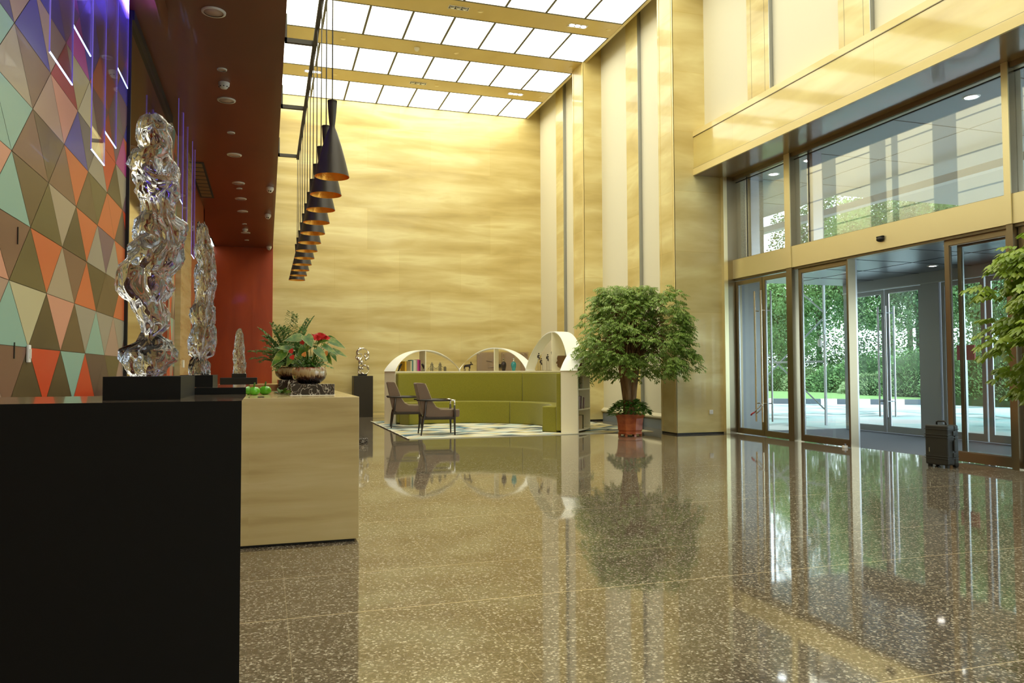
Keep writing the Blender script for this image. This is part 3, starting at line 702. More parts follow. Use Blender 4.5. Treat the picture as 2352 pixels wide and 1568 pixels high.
# kerb, lawn
A = Vector((10.0,26.2,0)); B = Vector((28.0,13.7,0)); dK = (B-A).normalized(); nK = Vector((-dK.y*-1, dK.x*-1, 0)); nK = Vector((dK.y*-1, dK.x, 0))
if nK.x < 0: nK = -nK
A2 = A - dK*10; ln = (B-A2).length + 12
kb = MB(); i = 0; s_ = 0
while s_ < ln:
    p = A2 + dK*s_; q = A2 + dK*(s_+.49)
    mi = i % 2
    kb.add([p, q, q+nK*.18, p+nK*.18, p+Vector((0,0,.17)), q+Vector((0,0,.17)), q+nK*.18+Vector((0,0,.17)), p+nK*.18+Vector((0,0,.17))], [(0,3,2,1),(4,5,6,7),(0,1,5,4),(1,2,6,5),(2,3,7,6),(3,0,4,7)], mi)
    s_ += .5; i += 1
o = tag(build('street_kerb', kb, [M_kerbw, M_kerbb]), 'kerb painted in black and white blocks along the road outside', 'kerb'); o.location.z = -.03
lb_ = MB(); p = A2 + nK*.2; q = A2 + dK*ln + nK*.18
lb_.add([p+Vector((0,0,.10)), q+Vector((0,0,.10)), q+nK*3+Vector((0,0,.22)), p+nK*3+Vector((0,0,.22)), q+nK*40+Vector((0,0,.3)), p+nK*40+Vector((0,0,.3))], [(0,1,2,3),(3,2,4,5)])
tag(build('lawn', lb_, M_grass), 'green lawn behind the striped kerb outside', 'grass', kind='stuff')

def place(px, D):
    d = rt_*((px-1176)/1768) + fwd; d.z = 0; d.normalize(); return d*D
rt = random.Random(5)
def crown_mesh(n, R, H, L_, W_, seed, flat=0):
    r = random.Random(seed); mb = MB()
    blobs = [(Vector((r.uniform(-.55,.55)*R, r.uniform(-.55,.55)*R, r.uniform(-.4,.45)*H)), r.uniform(.35,.6)) for _ in range(13)]
    for i in range(n):
        c, s = r.choice(blobs)
        v = Vector((r.gauss(0,1), r.gauss(0,1), r.gauss(0,1))).normalized()
        p = c + Vector((v.x*R*s, v.y*R*s, v.z*H*s*.8)) * r.uniform(.75,1.05)
        if p.z < -H*.62: continue
        d = (v + Vector((r.uniform(-.7,.7), r.uniform(-.7,.7), r.uniform(-.9,.1)))).normalized()
        side = d.orthogonal().normalized(); side = (side*math.cos(i) + d.cross(side)*math.sin(i))
        l = L_*r.uniform(.7,1.3); w = W_*r.uniform(.7,1.3)
        mb.add([p, p+d*l*.5+side*w, p+d*l, p+d*l*.5-side*w], [(0,1,2,3)])
    return mb
def tree(px, D, h, R, seed, lab, m, grp='trees across the road', trunk=.16, n=2600, z0=.15):
    p = place(px, D*1.36)
    h *= 1.3; R *= 1.38
    o = thing('street_tree', lab, 'tree', (p.x, p.y, z0), 0, grp)
    H = h*.47
    cr = build('crown', crown_mesh(int(n*2.7), R, H, .155, .048, seed), m, o); cr.location.z = h*.56
    r = random.Random(seed); tb = MB()
    tb.tube([(0,0,-.2),(.05,.02,h*.2),(-.05,0,h*.42),(.1,.1,h*.75)], [trunk,trunk*.8,trunk*.65,trunk*.3], 8)
    for i in range(6):
        a = r.uniform(0,6.28); z = h*r.uniform(.25,.5)
        tb.tube([(0,0,z),(math.cos(a)*R*.35,math.sin(a)*R*.35,z+h*.13),(math.cos(a)*R*.75,math.sin(a)*R*.75,z+h*.22)], [trunk*.45,trunk*.32,trunk*.1], 6)
    build('trunk', tb, M_outbark, o)
    return o
side = ['behind the left door leaf','left of the camera post','over the camera post','behind the sliding door edge','behind the outer door handles','right of the outer door handles','behind the pale post','behind the red board','at the right photo edge','at the far left of the doors']
tl = [(1690,32,4.8,1.9),(1790,30,5.0,1.8),(1880,33,9.2,1.9),(1965,30,8.2,1.7),(2045,33,8.9,1.9),(2110,29.5,8.4,1.6),(2180,32,8.8,1.9),(2255,28.5,8.8,1.8),(2345,29,8.6,1.9),(1610,35,4.8,2.0)]
for i, (px, D, h, R) in enumerate(tl):
    tree(px, D, h, R, 20+i, 'leafy green tree across the road, ' + side[i], M_tree[i % 3], n=5200)
tl2 = [(1650,44,5.6,3.0),(1800,42,5.8,3.0),(1950,43,12.5,3.3),(2090,41,12,3.3),(2240,41,12.5,3.3),(2400,39,12,3.3)]
for i, (px, D, h, R) in enumerate(tl2):
    tree(px, D, h, R, 60+i, 'tall tree in the back row of the street trees, %s from the left' % ORD[i], M_tree[(i+1) % 3], 'back row of trees', .2, 2600)
# clipped shrubs
M_shr = [leafmat('shrub_leaf_a', (.09,.20,.07), (.16,.31,.11), (.26,.43,.16), .6, 5), leafmat('shrub_leaf_b', (.15,.27,.11), (.26,.38,.17), (.38,.48,.26), .6, 5)]
def shrub(px, D, r, h, lab, m, seed):
    p = place(px, D*1.36)
    o = thing('round_shrub', lab, 'shrub', (p.x,p.y,.2), 0, 'clipped shrubs behind the kerb'); r *= 1.3; h *= 1.35
    q = random.Random(seed); mb = MB()
    for i in range(4600):
        v = Vector((q.gauss(0,1), q.gauss(0,1), abs(q.gauss(0,1)))).normalized()
        pp = Vector((v.x*r, v.y*r, v.z*h))*q.uniform(.86,1.03)*(1+.06*math.sin(v.x*9)*math.cos(v.y*8))
        d = (v+Vector((q.uniform(-.8,.8),q.uniform(-.8,.8),q.uniform(-.3,.8)))).normalized(); sd = d.orthogonal().normalized()
        mb.add([pp, pp+d*.04+sd*.04, pp+d*.09, pp+d*.04-sd*.04], [(0,1,2,3)])
    build('foliage', mb, m, o)
    build('inner_growth', MB().ball((0,0,0), r*.9, r*.9, h*.9, 20, 12), mat('shrub_inner',(.03,.07,.02),.9), o)
sp = [(1785,25.6,.85,.75),(1850,25,.8,.7),(1925,24.5,1.0,.8),(1990,24,1.05,1.15),(2012,22.9,.95,.55),(2075,22.5,.9,.6),(2112,23,1.15,1.25),(2185,22,.8,.6),(2235,21.4,1.15,1.3),(2300,21,1.1,1.2),(2345,20.6,.9,.9),(1720,26.5,.9,.8)]
sl = ['low shrub behind the left glass door','small low shrub left of the camera post','pale round shrub right of the camera post','tall dark round shrub left of the outer door handles','low wide shrub in front of the dark round one','low shrub right of the outer door handles','tall round shrub beside the pale post','low shrub right of the pale post','big loose shrub below the red board','big shrub right of the red board','shrub at the right photo edge','shrub hidden mostly by the grey panel']
for i, (px, D, r, h) in enumerate(sp): shrub(px, D, r, h, sl[i], M_shr[(i+(i//3)) % 2], 90+i)
hd_ = MB(); q = random.Random(8)
for i in range(60):
    p = place(1640+ i*13.5, 37.5 - i*.085)
    for k in range(900):
        v = Vector((q.gauss(0,1), q.gauss(0,1), abs(q.gauss(0,1)))).normalized(); pp = p + Vector((v.x*.9, v.y*.9, .2+v.z*4.8*q.uniform(.25,1)))
        d = (v+Vector((q.uniform(-.8,.8),q.uniform(-.8,.8),q.uniform(-.3,.8)))).normalized(); sd = d.orthogonal().normalized()
        hd_.add([pp, pp+d*.06+sd*.04, pp+d*.125, pp+d*.06-sd*.04], [(0,1,2,3)])
tag(build('background_hedge', hd_, M_tree[0]), 'dark dense hedge filling the gap between shrubs and trees', 'hedge', kind='stuff')

# ------------------------------------------------------------------ reception counters
def polish(o):
    o.data.materials.append(M_countertop)
    for p in o.data.polygons:
        if p.normal.x > .9: p.material_index = 1
        if p.normal.z > .9: p.material_index = 2
M_polside = mat('polished_dark_stone_side', (.020,.017,.013), .03, coat=1.0, croug=.02, spec=.8)
o = tag(build('black_counter', MB().box(-1.05,-.052,1.88,2.42,0,1.034), [M_blackgloss, M_polside]), 'near black reception counter with a polished dark stone top', 'counter')
polish(o)
o = tag(build('reception_ledge', MB().box(-.199,-.056,2.44,3.0,0,1.054), [M_blackgloss, M_polside]), 'black stone ledge just behind the near counter, under the middle crystal sculpture', 'ledge')
polish(o)
o = thing('reception_desk', 'long pale travertine reception desk with its end facing the camera', 'desk', (.2,5.11,0))
build('desk_end', MB().box(-.80,.384,0,.03,.018,.935), M_desk, o, bevel=.002)
build('desk_body', MB().box(-.80,.384,.03,6.6,.018,.915), M_desk, o)
build('desk_top', MB().box(-.80,.384,.03,6.6,.915,.935), M_desk, o)
build('plinth', MB().box(-.78,.36,.03,6.55,0,.018), M_black, o)
o = tag(build('marble_floor_plinth', MB().box(.95,1.48,11.8,12.45,0,.093), M_marble, bevel=.004), 'low black veined marble plinth on the floor beyond the desk end', 'plinth')

# ------------------------------------------------------------------ crystal sculptures
def crystal(name, prof, zb, seed, amp, label, parent_loc, fine=3.0):
    # prof: (height, centre offset, half width)
    o = thing(name, label, 'sculpture', parent_loc)
    mb = MB(); NR = 190; NS = 72; zs = prof[-1][0]
    off = Vector((seed*3.1, seed*1.7, seed))
    def interp(z):
        for a in range(len(prof)-1):
            if prof[a][0] <= z <= prof[a+1][0]:
                t = (z-prof[a][0])/(prof[a+1][0]-prof[a][0]); t = t*t*(3-2*t)
                return prof[a][1]*(1-t)+prof[a+1][1]*t, prof[a][2]*(1-t)+prof[a+1][2]*t
        return prof[-1][1], prof[-1][2]
    mb.v.append((prof[0][1],0,0))
    for i in range(NR):
        z = zs*i/(NR-1); c, w = interp(z)
        for k in range(NS):
            a = 2*PI*k/NS; d = Vector((math.cos(a), math.sin(a), 0))
            p = Vector((d.x*.12, d.y*.12, z))*fine*3 + off
            n1 = noise.noise(p*.9); n2 = abs(noise.noise(p*1.9+Vector((9,3,1)))); n3 = noise.noise(p*4.2)
            n4 = abs(noise.noise(p*3.1+Vector((1,7,5)))); r = w*(.96 + amp*(n1*1.0 + (.34-n2*1.5) + (.12-n4*.55) + n3*.10))
            zz = z + .030*noise.noise(p*1.3+Vector((4,4,4)))*(1 if 2 < i < NR-3 else 0)
            e = math.sin(math.acos(min(1, max(0, 1-(zs-z)/.03)))) if zs-z < .03 else 1
            mb.v.append((c + d.x*r*max(e,.25), d.y*r*.8*max(e,.25), max(zz, 0)))
    mb.v.append((prof[-1][1],0,zs+.004))
    for k in range(NS):
        mb.f.append((0, 1+(k+1) % NS, 1+k)); mb.m.append(0)
        n = 1+(NR-1)*NS; mb.f.append((n+k, n+(k+1) % NS, n+NS)); mb.m.append(0)
    for i in range(NR-1):
        for k in range(NS):
            k2 = (k+1) % NS; mb.f.append((1+i*NS+k, 1+i*NS+k2, 1+(i+1)*NS+k2, 1+(i+1)*NS+k)); mb.m.append(0)
    g = build('crystal_body', mb, M_crystal, o, smooth=True); g.location.z = zb
    return o
def pr(rows, ybase, cx, s):  # rows: y,left,right in photo proportions
    return [((ybase-y)*s, ((l+r)/2-cx)*s, (r-l)/2*s) for y, l, r in sorted(rows, reverse=True)]
r1 = [(862,316,376),(848,302,392),(832,296,402),(806,290,404),(785,322,400),(765,330,378),(742,326,402),(716,318,400),(690,314,392),(655,292,412),(628,292,408),(600,298,428),(574,296,432),(548,320,430),(520,318,430),(492,334,404),(462,330,398),(430,318,412),(400,308,414),(372,294,414),(350,306,404),(332,326,408),(300,322,396),(282,320,402),(268,322,394),(253,320,372)]
c1 = crystal('crystal_sculpture', pr(r1, 862, 352, .001134), .056, 1, .34, 'largest twisting clear crystal sculpture, nearest, on the black counter', (-.29,2.20,1.034), 2.5)
build('base_block', MB().box(-.077,.0934,-.17,.22,0,.056), [M_blackgloss, M_polside], c1); polish(c1.children[-1])
r2 = [(861,430,476),(840,430,474),(822,442,468),(800,430,480),(775,430,486),(745,436,484),(715,432,484),(690,442,480),(660,440,486),(630,441,486),(600,446,486),(575,440,482),(560,440,474),(540,442,468),(522,441,468),(510,446,464)]
c2 = crystal('crystal_sculpture', pr(r2, 861, 457, .00139), .037, 5, .26, 'tall knobbly crystal sculpture on a black block, second from the camera', (-.197,2.66,1.054), 5.5)
build('base_block', MB().box(-.05,.043,-.14,.11,0,.037), [M_blackgloss, M_polside], c2); polish(c2.children[-1])
r3 = [(858,537,562),(840,538,563),(815,537,560),(795,539,560),(775,541,557),(760,545,553)]
c3 = crystal('crystal_sculpture', pr(r3, 858, 549, .0045), .15, 9, .22, 'smallest crystal sculpture, on a stepped black base before the red wall', (-.25,8.0,.935), 5.5)
build('base_block', MB().box(-.17,.17,-.08,.08,.0,.11), M_black, c3, bevel=.003); build('upper_base', MB().box(-.065,.07,-.05,.05,.11,.15), M_black, c3, bevel=.003)
# ------------------------------------------------------------------ desk ornaments
mbx = tag(build('marble_box', MB().box(.165,.462,5.55,5.95,.938,1.014), M_marble, bevel=.002), 'black veined marble box under the front flower bowl', 'box')
build('pale_base_strip', MB().box(.16,.466,5.54,5.95,.935,.938), M_shelfw, mbx)
tag(build('marble_box', MB().box(.105,.42,7.0,7.6,.935,1.03), M_marble, bevel=.002), 'dark marble box under the rear fern bowl', 'box')
o = thing('copper_panel', 'low copper-brown glossy panel along the desk behind the green apple', 'panel', (.0,7.1,.935))
build('sheet', MB().box(-.14,.20,0,.02,0,.052), mat('copper_brown_gloss', (.42,.19,.085), .12, coat=.3), o)
build('top_edge', MB().box(-.145,.205,-.004,.024,.052,.056), M_trimgold, o)
M_apple = mat('apple_green_glaze', (.12,.50,.02), .12, coat=.6)
def apple(x, y, s, lab):
    o = thing('green_apple', lab, 'ornament', (x,y,.935))
    pf = [(.0001,.006),(.4,.0),(.75,.12),(.98,.45),(1.0,.75),(.85,1.15),(.5,1.38),(.2,1.36),(.0001,1.2)]
    build('apple_body', MB().lathe([(a*s, b_*s) for a, b_ in pf], n=28), M_apple, o, smooth=True)
    build('stem', MB().tube([(0,0,1.2*s),(0,0,1.5*s),(.1*s,0,2.15*s)], s*.13, 8), M_leafD, o, smooth=True)
apple(-.003,5.9,.044,'green apple ornament in the middle of the desk top')
apple(-.078,5.80,.042,'copy of the green apple standing in for its reflection by the black ledge')  # added copy stands in for the first apple's mirror image
o = thing('desk_greenery', 'small green leafy arrangement on the desk left of the marble box', 'plant', (.115,6.0,.935))
q = random.Random(4); mb = MB()
for i in range(30):
    a = q.uniform(0,6.28); e = q.uniform(.1,1.1); d = Vector((math.cos(a)*math.cos(e), math.sin(a)*math.cos(e), math.sin(e)))
    mb.leaf((d.x*.01,d.y*.01,.0), d, (0,0,1), q.uniform(.045,.085), q.uniform(.02,.034), .3)
build('leaves', mb, M_leafO, o, smooth=True)
build('dish', MB().lathe([(.0001,0),(.03,0),(.036,.008),(.033,.008),(.0001,.003)], n=20), M_chrome, o, smooth=True)
o = tag(build('card_holder', MB().box(-.028,.012,0,.03,0,.005), M_black), 'tiny black card holder at the near edge of the desk', 'holder'); o.location = (-.02,5.25,.935)

def bowl(o, r, h):
    pf = [(.45*r,0),(.62*r,.02*h),(.92*r,.30*h),(1.0*r,.55*h),(.99*r,.85*h),(.93*r,1.0*h),(.88*r,1.0*h),(.9*r,.85*h),(.85*r,.5*h),(.4*r,.15*h),(.0001,.12*h)]
    g = build('bowl', MB().lathe(pf, n=72), M_bowl, o, smooth=True)
    for v in g.data.vertices:
        a = math.atan2(v.co.y, v.co.x); k = 1 + .018*math.sin(a*36)
        v.co.x *= k; v.co.y *= k
    build('soil', MB().lathe([(.0001,.86*h),(.88*r,.86*h)], n=30), M_soil, o)
fb = thing('flower_bowl', 'glazed ribbed bowl of pink-red anthuriums on the marble box', 'potted plant', (.300,5.75,1.014))
bowl(fb, .122, .118)
q = random.Random(12)
def heart(mb, p, d, L_, W_, nrm=(0,0,1), mi=0, edge=None, droop=.4):
    p = Vector(p); d = Vector(d).normalized(); s = d.cross(Vector(nrm)).normalized(); u = s.cross(d).normalized()
    prof = [(-.12,.28),(-.02,.44),(.15,.50),(.35,.46),(.6,.32),(.82,.14),(1,0)]
    pts_l = []; pts_r = []; mid = []
    for t, w in prof:
        dz = Vector((0,0,-droop*L_*max(t,0)**2*.5))
        c = p + d*L_*t + dz
        mid.append(c if t > 0 else p+dz); pts_l.append(c + s*W_*w + u*W_*.10*w); pts_r.append(c - s*W_*w + u*W_*.10*w)
    n = len(prof); vs = mid+pts_l+pts_r; fs = []
    for i in range(n-1): fs += [(i,i+1,n+i+1,n+i),(i,2*n+i,2*n+i+1,i+1)]
    mb.add(vs, fs, mi)
    if edge is not None:
        rim = pts_l + pts_r[::-1]; 
        for i in range(len(rim)-1):
            a, b_ = rim[i], rim[i+1]; ca = a + (a-(p+d*L_*.4))*.04; cb = b_ + (b_-(p+d*L_*.4))*.04
            mb.add([a,b_,cb,ca], [(0,1,2,3)], edge)
big = [((688,771),(648,778),24,-.06),((670,797),(627,793),17,-.04),((699,768),(714,796),27,-.09),((722,799),(748,828),23,-.10),((754,777),(792,796),21,-.03),((762,799),(797,816),14,.0),
       ((650,806),(620,839),22,-.05),((656,800),(634,822),16,.03),((738,789),(774,813),16,-.07),((757,799),(772,828),16,.05),((727,781),(754,776),13,-.05),((686,808),(702,826),26,.04),((672,812),(655,838),18,.07),((752,768),(776,777),14,.06),((700,790),(676,826),20,.0),((744,806),(762,836),18,.06)]
def loc(p, y): return Vector(((p[0]-708)*.0031, y, (878-p[1])*.0031))
for i, (p0, p1, w, y) in enumerate(big):
    s0, s1 = loc(p0, y), loc(p1, y-.045); d = s1-s0; ln = d.length
    mb = MB(); heart(mb, s0, d, ln*.92, w*.0031*.98, nrm=(.1,-.75,.6), edge=1, droop=.12)
    lf = build('leaf', mb, [M_leafO, M_leafEdge], fb, smooth=True)
    build('stalk', MB().tube([(s0.x*.2, y*.3, .10),(s0.x*.55, y*.7, s0.z*.7),s0], .0024, 6), M_leafO, lf, smooth=True)
q = random.Random(21)
for i in range(4):
    mb = MB(); a = q.uniform(0,6.28)
    c = (Vector((.012,-.04,.332)), Vector((.072,-.05,.342)), Vector((.102,-.045,.325)), Vector((.048,-.06,.325)))[i]
    for k in range(6):
        aa = a + k*1.05; heart(mb, c, (math.cos(aa), math.sin(aa)*.6, .5+.3*math.sin(aa*2)), .048, .045, nrm=(0,-.8,.5), droop=.5)
    fl = build('red_flower', mb, M_red, fb, smooth=True); build('stalk', MB().tube([(0,0,.1),c], .002, 6), M_leafD, fl)
for i, (x, y, z) in enumerate(((.103,-.10,.205),(-.047,-.10,.198),(-.135,-.10,.222),(-.128,-.10,.178),(-.058,-.08,.285))):
    mb = MB(); heart(mb, (x,y,z), (.25,-.2,.6), .045, .032, nrm=(0,-.9,.3)); build('orange_flower', mb, M_orange if i < 2 else M_red, fb, smooth=True)
mb = MB()
for i in range(200):
    a = q.uniform(0,6.28); r0 = q.uniform(.02,.11); d = Vector((math.cos(a), math.sin(a), q.uniform(-.4,.9)))
    mb.leaf((math.cos(a)*r0, math.sin(a)*r0, .125+q.uniform(-.01,.06)), d, (0,0,1), .035, .016, .4)
build('filler_foliage', mb, M_leafD, fb, smooth=True)
mb = MB()
for i in range(22):
    a = q.uniform(0,6.28); mb.tube([(math.cos(a)*.02,math.sin(a)*.02,.10),(math.cos(a)*.05,math.sin(a)*.05-.01,.23)], .002, 5)
build('stems', mb, M_leafO, fb)

def fronds(mb, o, n, R, H, seed, ls=.022, ns=9, base_z=0, squash=.8, tilt=(.25,1.1)):
    q = random.Random(seed)
    for i in range(n):
        a = q.uniform(0,6.28); e = q.uniform(*tilt); Ln = q.uniform(.65,1)
        p0 = Vector((0,0,base_z)); pts = []
        for k in range(ns):
            t = k/(ns-1); rr = R*Ln*math.cos(e)*t; zz = H*Ln*math.sin(e)*t - H*.16*t*t*t
            pts.append(p0 + Vector((math.cos(a)*rr, math.sin(a)*rr*squash, zz)))
        for k in range(2, ns):
            d = (pts[k]-pts[k-1]).normalized(); sd = d.cross(Vector((0,0,1))).normalized()
            for sg in (-1, 1):
                sub = pts[k] + sd*sg*.0
                dirs = (sd*sg + d*.6 + Vector((0,0,q.uniform(-.3,.2)))).normalized(); Lb = R*.20*(1.15-k/ns)
                for m_ in range(4):
                    bp = sub + dirs*Lb*(m_/3.0)
                    for s2 in (-1, 1):
                        dd = (dirs + sd.cross(dirs)*.2 + d*s2*.9 + Vector((0,0,q.uniform(-.5,.3)))).normalized()
                        mb.leaf(bp, dd, (0,0,1), ls*q.uniform(.7,1.2), ls*.45, .3)
    return mb
fr = thing('fern_bowl', 'dark glazed bowl with feathery green foliage behind the anthuriums', 'potted plant', (.205,7.25,1.03))
bowl(fr, .125, .115)
mb = fronds(MB(), fr, 60, .40, .66, 3, ls=.027, ns=11, base_z=.1, tilt=(.15,1.35)); build('fronds', mb, M_leafF, fr, smooth=True)
mb = MB()
q = random.Random(2)
for i in range(14):
    a = q.uniform(0,6.28); mb.tube([(0,0,.09),(math.cos(a)*.05,math.sin(a)*.05,.25),(math.cos(a)*.14,math.sin(a)*.12,.42)], .003, 5)
build('stems', mb, M_leafD, fr)

# ------------------------------------------------------------------ pendants and their rail
XP = .405; ZP = 4.10
rl = thing('pendant_rail', 'long dark metal rail that the pendant lamps hang from, bracketed to the soffit', 'rail', (XP,7.0,ZP))
build('rail_bar', MB().box(-.018,.018,-5,4.13,-.02,.02), M_frameline, rl)
for y in (5.2,7.16,8.98,11.03):
    g = build('bracket', MB().box(XF-XP,-.01,y-7-.02,y-7+.02,-.02,.02), M_frameline, rl)
    build('mount', MB().box(XF-XP,XF-XP+.02,y-7-.02,y-7+.02,-.02,.24), M_frameline, g)
M_shade = mat('matt_black_shade', (.060,.050,.042), .38, metal=.4)
M_copper = mat('hammered_copper_gold', (.95,.42,.06), .3, metal=.9)
nc = N(M_copper, 'ShaderNodeTexNoise'); nc.inputs['Scale'].default_value = 60; L(M_copper, coords(M_copper), 'Vector', nc, 'Vector'); bump(M_copper, nc, 'Fac', .25, .01)
def pendant():
    o = thing('pendant_lamp', 'x', 'pendant lamp', (0,0,0), 0, 'row of black pendant lamps over the desk')
    out = [(.112,0),(.090,.095),(.062,.20),(.034,.29),(.019,.325),(.0175,.34),(.021,.37),(.0265,.43),(.0315,.505),(.0305,.49),(.0001,.492)]
    build('shade', MB().lathe(out, n=48), M_shade, o, smooth=False, auto=.5)
    inn = [(.112,0),(.1095,.001),(.088,.095),(.060,.20),(.032,.285),(.0001,.31)]
    build('copper_lining', MB().lathe(inn, n=48), M_copper, o, auto=.6)
    build('cord', MB().tube([(0,0,.49),(0,0,ZP-2.38-.02)], .0042, 8), M_frameline, o, smooth=True)
    build('bulb', MB().ball((0,0,.15), .022), mat('warm_bulb', (1,.8,.5), .4, emit=(1,.62,.25), es=5), o, smooth=True)
    return o
pp = pendant()
for i in range(12):
    o = pp if i == 0 else copy_tree(pp)
    o.location = (XP, 5.14+.545*i, 2.38)
    o['label'] = 'black cone pendant lamp with copper inside, ' + ('nearest and largest of the row' if i == 0 else 'farthest of the row' if i == 11 else '%s from the camera in the row' % ORD[i])

# ------------------------------------------------------------------ rug
RG = [(.66,.63,.49),(.52,.61,.57),(.63,.55,.29),(.05,.075,.10),(.30,.40,.43),(.72,.70,.60),(.12,.24,.33)]
rm_ = [mat('rug_tone_%d' % i, c_, .95) for i, c_ in enumerate(RG)]
b = MB(); q = random.Random(9); x0, x1, y0, y1 = 2.22, 6.62, 12.40, 17.05
nx, ny = 11, 22; dx = (x1-x0)/nx; dy = (y1-y0)/ny
def clampx(v): return min(max(v, x0), x1)
for r in range(ny):
    ya, yb = y0+r*dy, y0+(r+1)*dy; off = (r % 2)*.5*dx
    for k in range(-1, nx+1):
        a = x0+k*dx+off
        for tri in (((a,ya),(a+dx,ya),(a+dx/2,yb)), ((a+dx/2,yb),(a+dx,ya),(a+1.5*dx,yb))):
            pts = [(clampx(x), y, .012) for x, y in tri]
            if len({p[0] for p in pts}) < 2: continue
            b.add(pts, [(0,1,2)], q.choices(range(7), (5,3.6,3.4,3.0,1.6,4.5,1.8))[0])
rug = tag(build('patterned_rug', MB().box(x0,x1,y0,y1,.001,.0115), rm_[0]), 'large rug patterned with pale blue, cream, yellow and navy triangles under the sofa', 'rug')
build('triangle_pattern', b, rm_, rug)
mb = MB()
for i in range(60):
    y = y0 + i*(y1-y0)/60; w = .02+.012*math.sin(i*1.9)*math.cos(i*.7)
    mb.add([(x0,y,.012),(x0,y+(y1-y0)/60,.012),(x0-.03,y+(y1-y0)/60,.006+w*.5),(x0-.03,y,.006+.5*(.02+.012*math.sin((i-1)*1.9)*math.cos((i-1)*.7)))], [(0,1,2,3)])
build('curled_edge', mb, rm_[5], rug)

# ------------------------------------------------------------------ curved bookcase and sofa
CX, CY = 3.615, 14.147; RI, RO = 2.011, 2.335; TL, TR = 122.5, -48.7; FZ = .014; ZT = 1.092
def polar(R, th, z=0): return Vector((R*math.cos(math.radians(th)), R*math.sin(math.radians(th)), z))
def arcbox(mb, R0, R1, z0, z1, t0, t1, n=40, mi=0):
    vs = []; fs = []
    for i in range(n+1):
        t = t0+(t1-t0)*i/n
        vs += [polar(R0,t,z0), polar(R1,t,z0), polar(R1,t,z1), polar(R0,t,z1)]
    for i in range(n):
        a = i*4; c_ = a+4
        for k in range(4): fs.append((a+k, a+(k+1) % 4, c_+(k+1) % 4, c_+k))
    fs += [(0,3,2,1), (n*4,n*4+1,n*4+2,n*4+3)]
    return mb.add(vs, fs, mi)
bc = thing('curved_bookcase', 'cream curved bookcase with four arches wrapping round the green sofa', 'bookcase', (CX,CY,FZ))
TH = .35  # board thickness in degrees-equivalent below
build('back_panel', arcbox(MB(), RI, RI+.02, .0, ZT-.03, TL-.6, TR+.6, 60), M_shelf, bc)
build('top_board', arcbox(MB(), RI-.012, RO, ZT-.034, ZT-.004, TL, TR, 60), M_shelf, bc)
for z in (.05, .405, .76): build('shelf', arcbox(MB(), RI+.02, RO-.004, z-.012, z+.010, TL-.7, TR+.7, 60), M_shelf, bc)
for t0, t1 in ((TL, TL-.75), (TR+.75, TR)): build('end_panel', arcbox(MB(), RI-.005, RO+.001, 0, ZT-.034, t0, t1, 1), M_shelf, bc)
bounds = [122.5, 79.7, 36.9, -5.9, -48.7]; hts = [.452, .50, .80, .375]
for t in (101.1, 79.7, 58.3, 36.9, 15.5, -5.9, -27.3): build('divider', arcbox(MB(), RI+.02, RO-.006, .0, ZT-.034, t+.3, t-.3, 1), M_shelf, bc)
for k in range(4):
    ta, tb = bounds[k], bounds[k+1]; h = hts[k]; mb = MB(); n = 56
    def zc(u): return (4*u*(1-u))**.78 if .0 < u < 1 else 0
    pts = []
    for i in range(n+1):
        u = .5-.5*math.cos(PI*i/n); pts.append((ta+(tb-ta)*u, h*zc(u)))
    vs = []; fs = []
    for i, (t, z) in enumerate(pts):
        # thickness along the arch normal
        p0, p1 = pts[max(i-1,0)], pts[min(i+1,n)]
        ds = (p1[0]-p0[0])*PI/180*2.17; dz = p1[1]-p0[1]; l = math.hypot(ds, dz) or 1
        nt_, nz_ = -dz/l*.022, -abs(ds)/l*.022
        t2 = t - (nt_/2.17*180/PI)*(-1 if ds > 0 else -1)*(-1 if ds < 0 else 1); z2 = max(z+nz_, 0) if 0 < i < n else 0
        t2 = t + (-dz/l*.022/2.17*180/PI if ds < 0 else dz/l*.022/2.17*180/PI)*-1
        vs += [polar(RI-.012,t,z), polar(RO,t,z), polar(RO,t2,z2), polar(RI-.012,t2,z2)]
    for i in range(n):
        a = i*4; c_ = a+4
        for q_ in range(4): fs.append((a+q_, a+(q_+1) % 4, c_+(q_+1) % 4, c_+q_))
    mb.add([v+Vector((0,0,ZT-.004)) for v in vs], fs)
    build('arch', mb, M_shelfw, bc, auto=.5)
    tm_ = (ta+tb)/2
    build('upright', arcbox(MB(), RI-.008, RO-.004, ZT-.004, ZT+h-.02, tm_+.28, tm_-.28, 1), M_shelf, bc)

sf = thing('curved_sofa', 'long curved olive green sofa set into the cream bookcase', 'sofa', (CX,CY,FZ))
TS = 38.0
def cushion(name, R0, R1, z0, z1, t0, t1, bev):
    g = build(name, arcbox(MB(), R0, R1, z0, z1, t0, t1, 44), M_green, sf, bevel=bev, seg=4, auto=.6); return g
cushion('back_cushion', 1.90, RI-.014, .03, ZT-.045, TL-.1, TS+.15, .022)
cushion('back_cushion', 1.90, RI-.014, .03, ZT-.045, TS-.15, TR+.3, .022)
cushion('seat_cushion', 1.60, 1.897, .0, .455, TL-.6, TS+4.15, .022)
cushion('seat_cushion', 1.60, 1.897, .0, .455, TS+3.85, TR+1.5, .022)

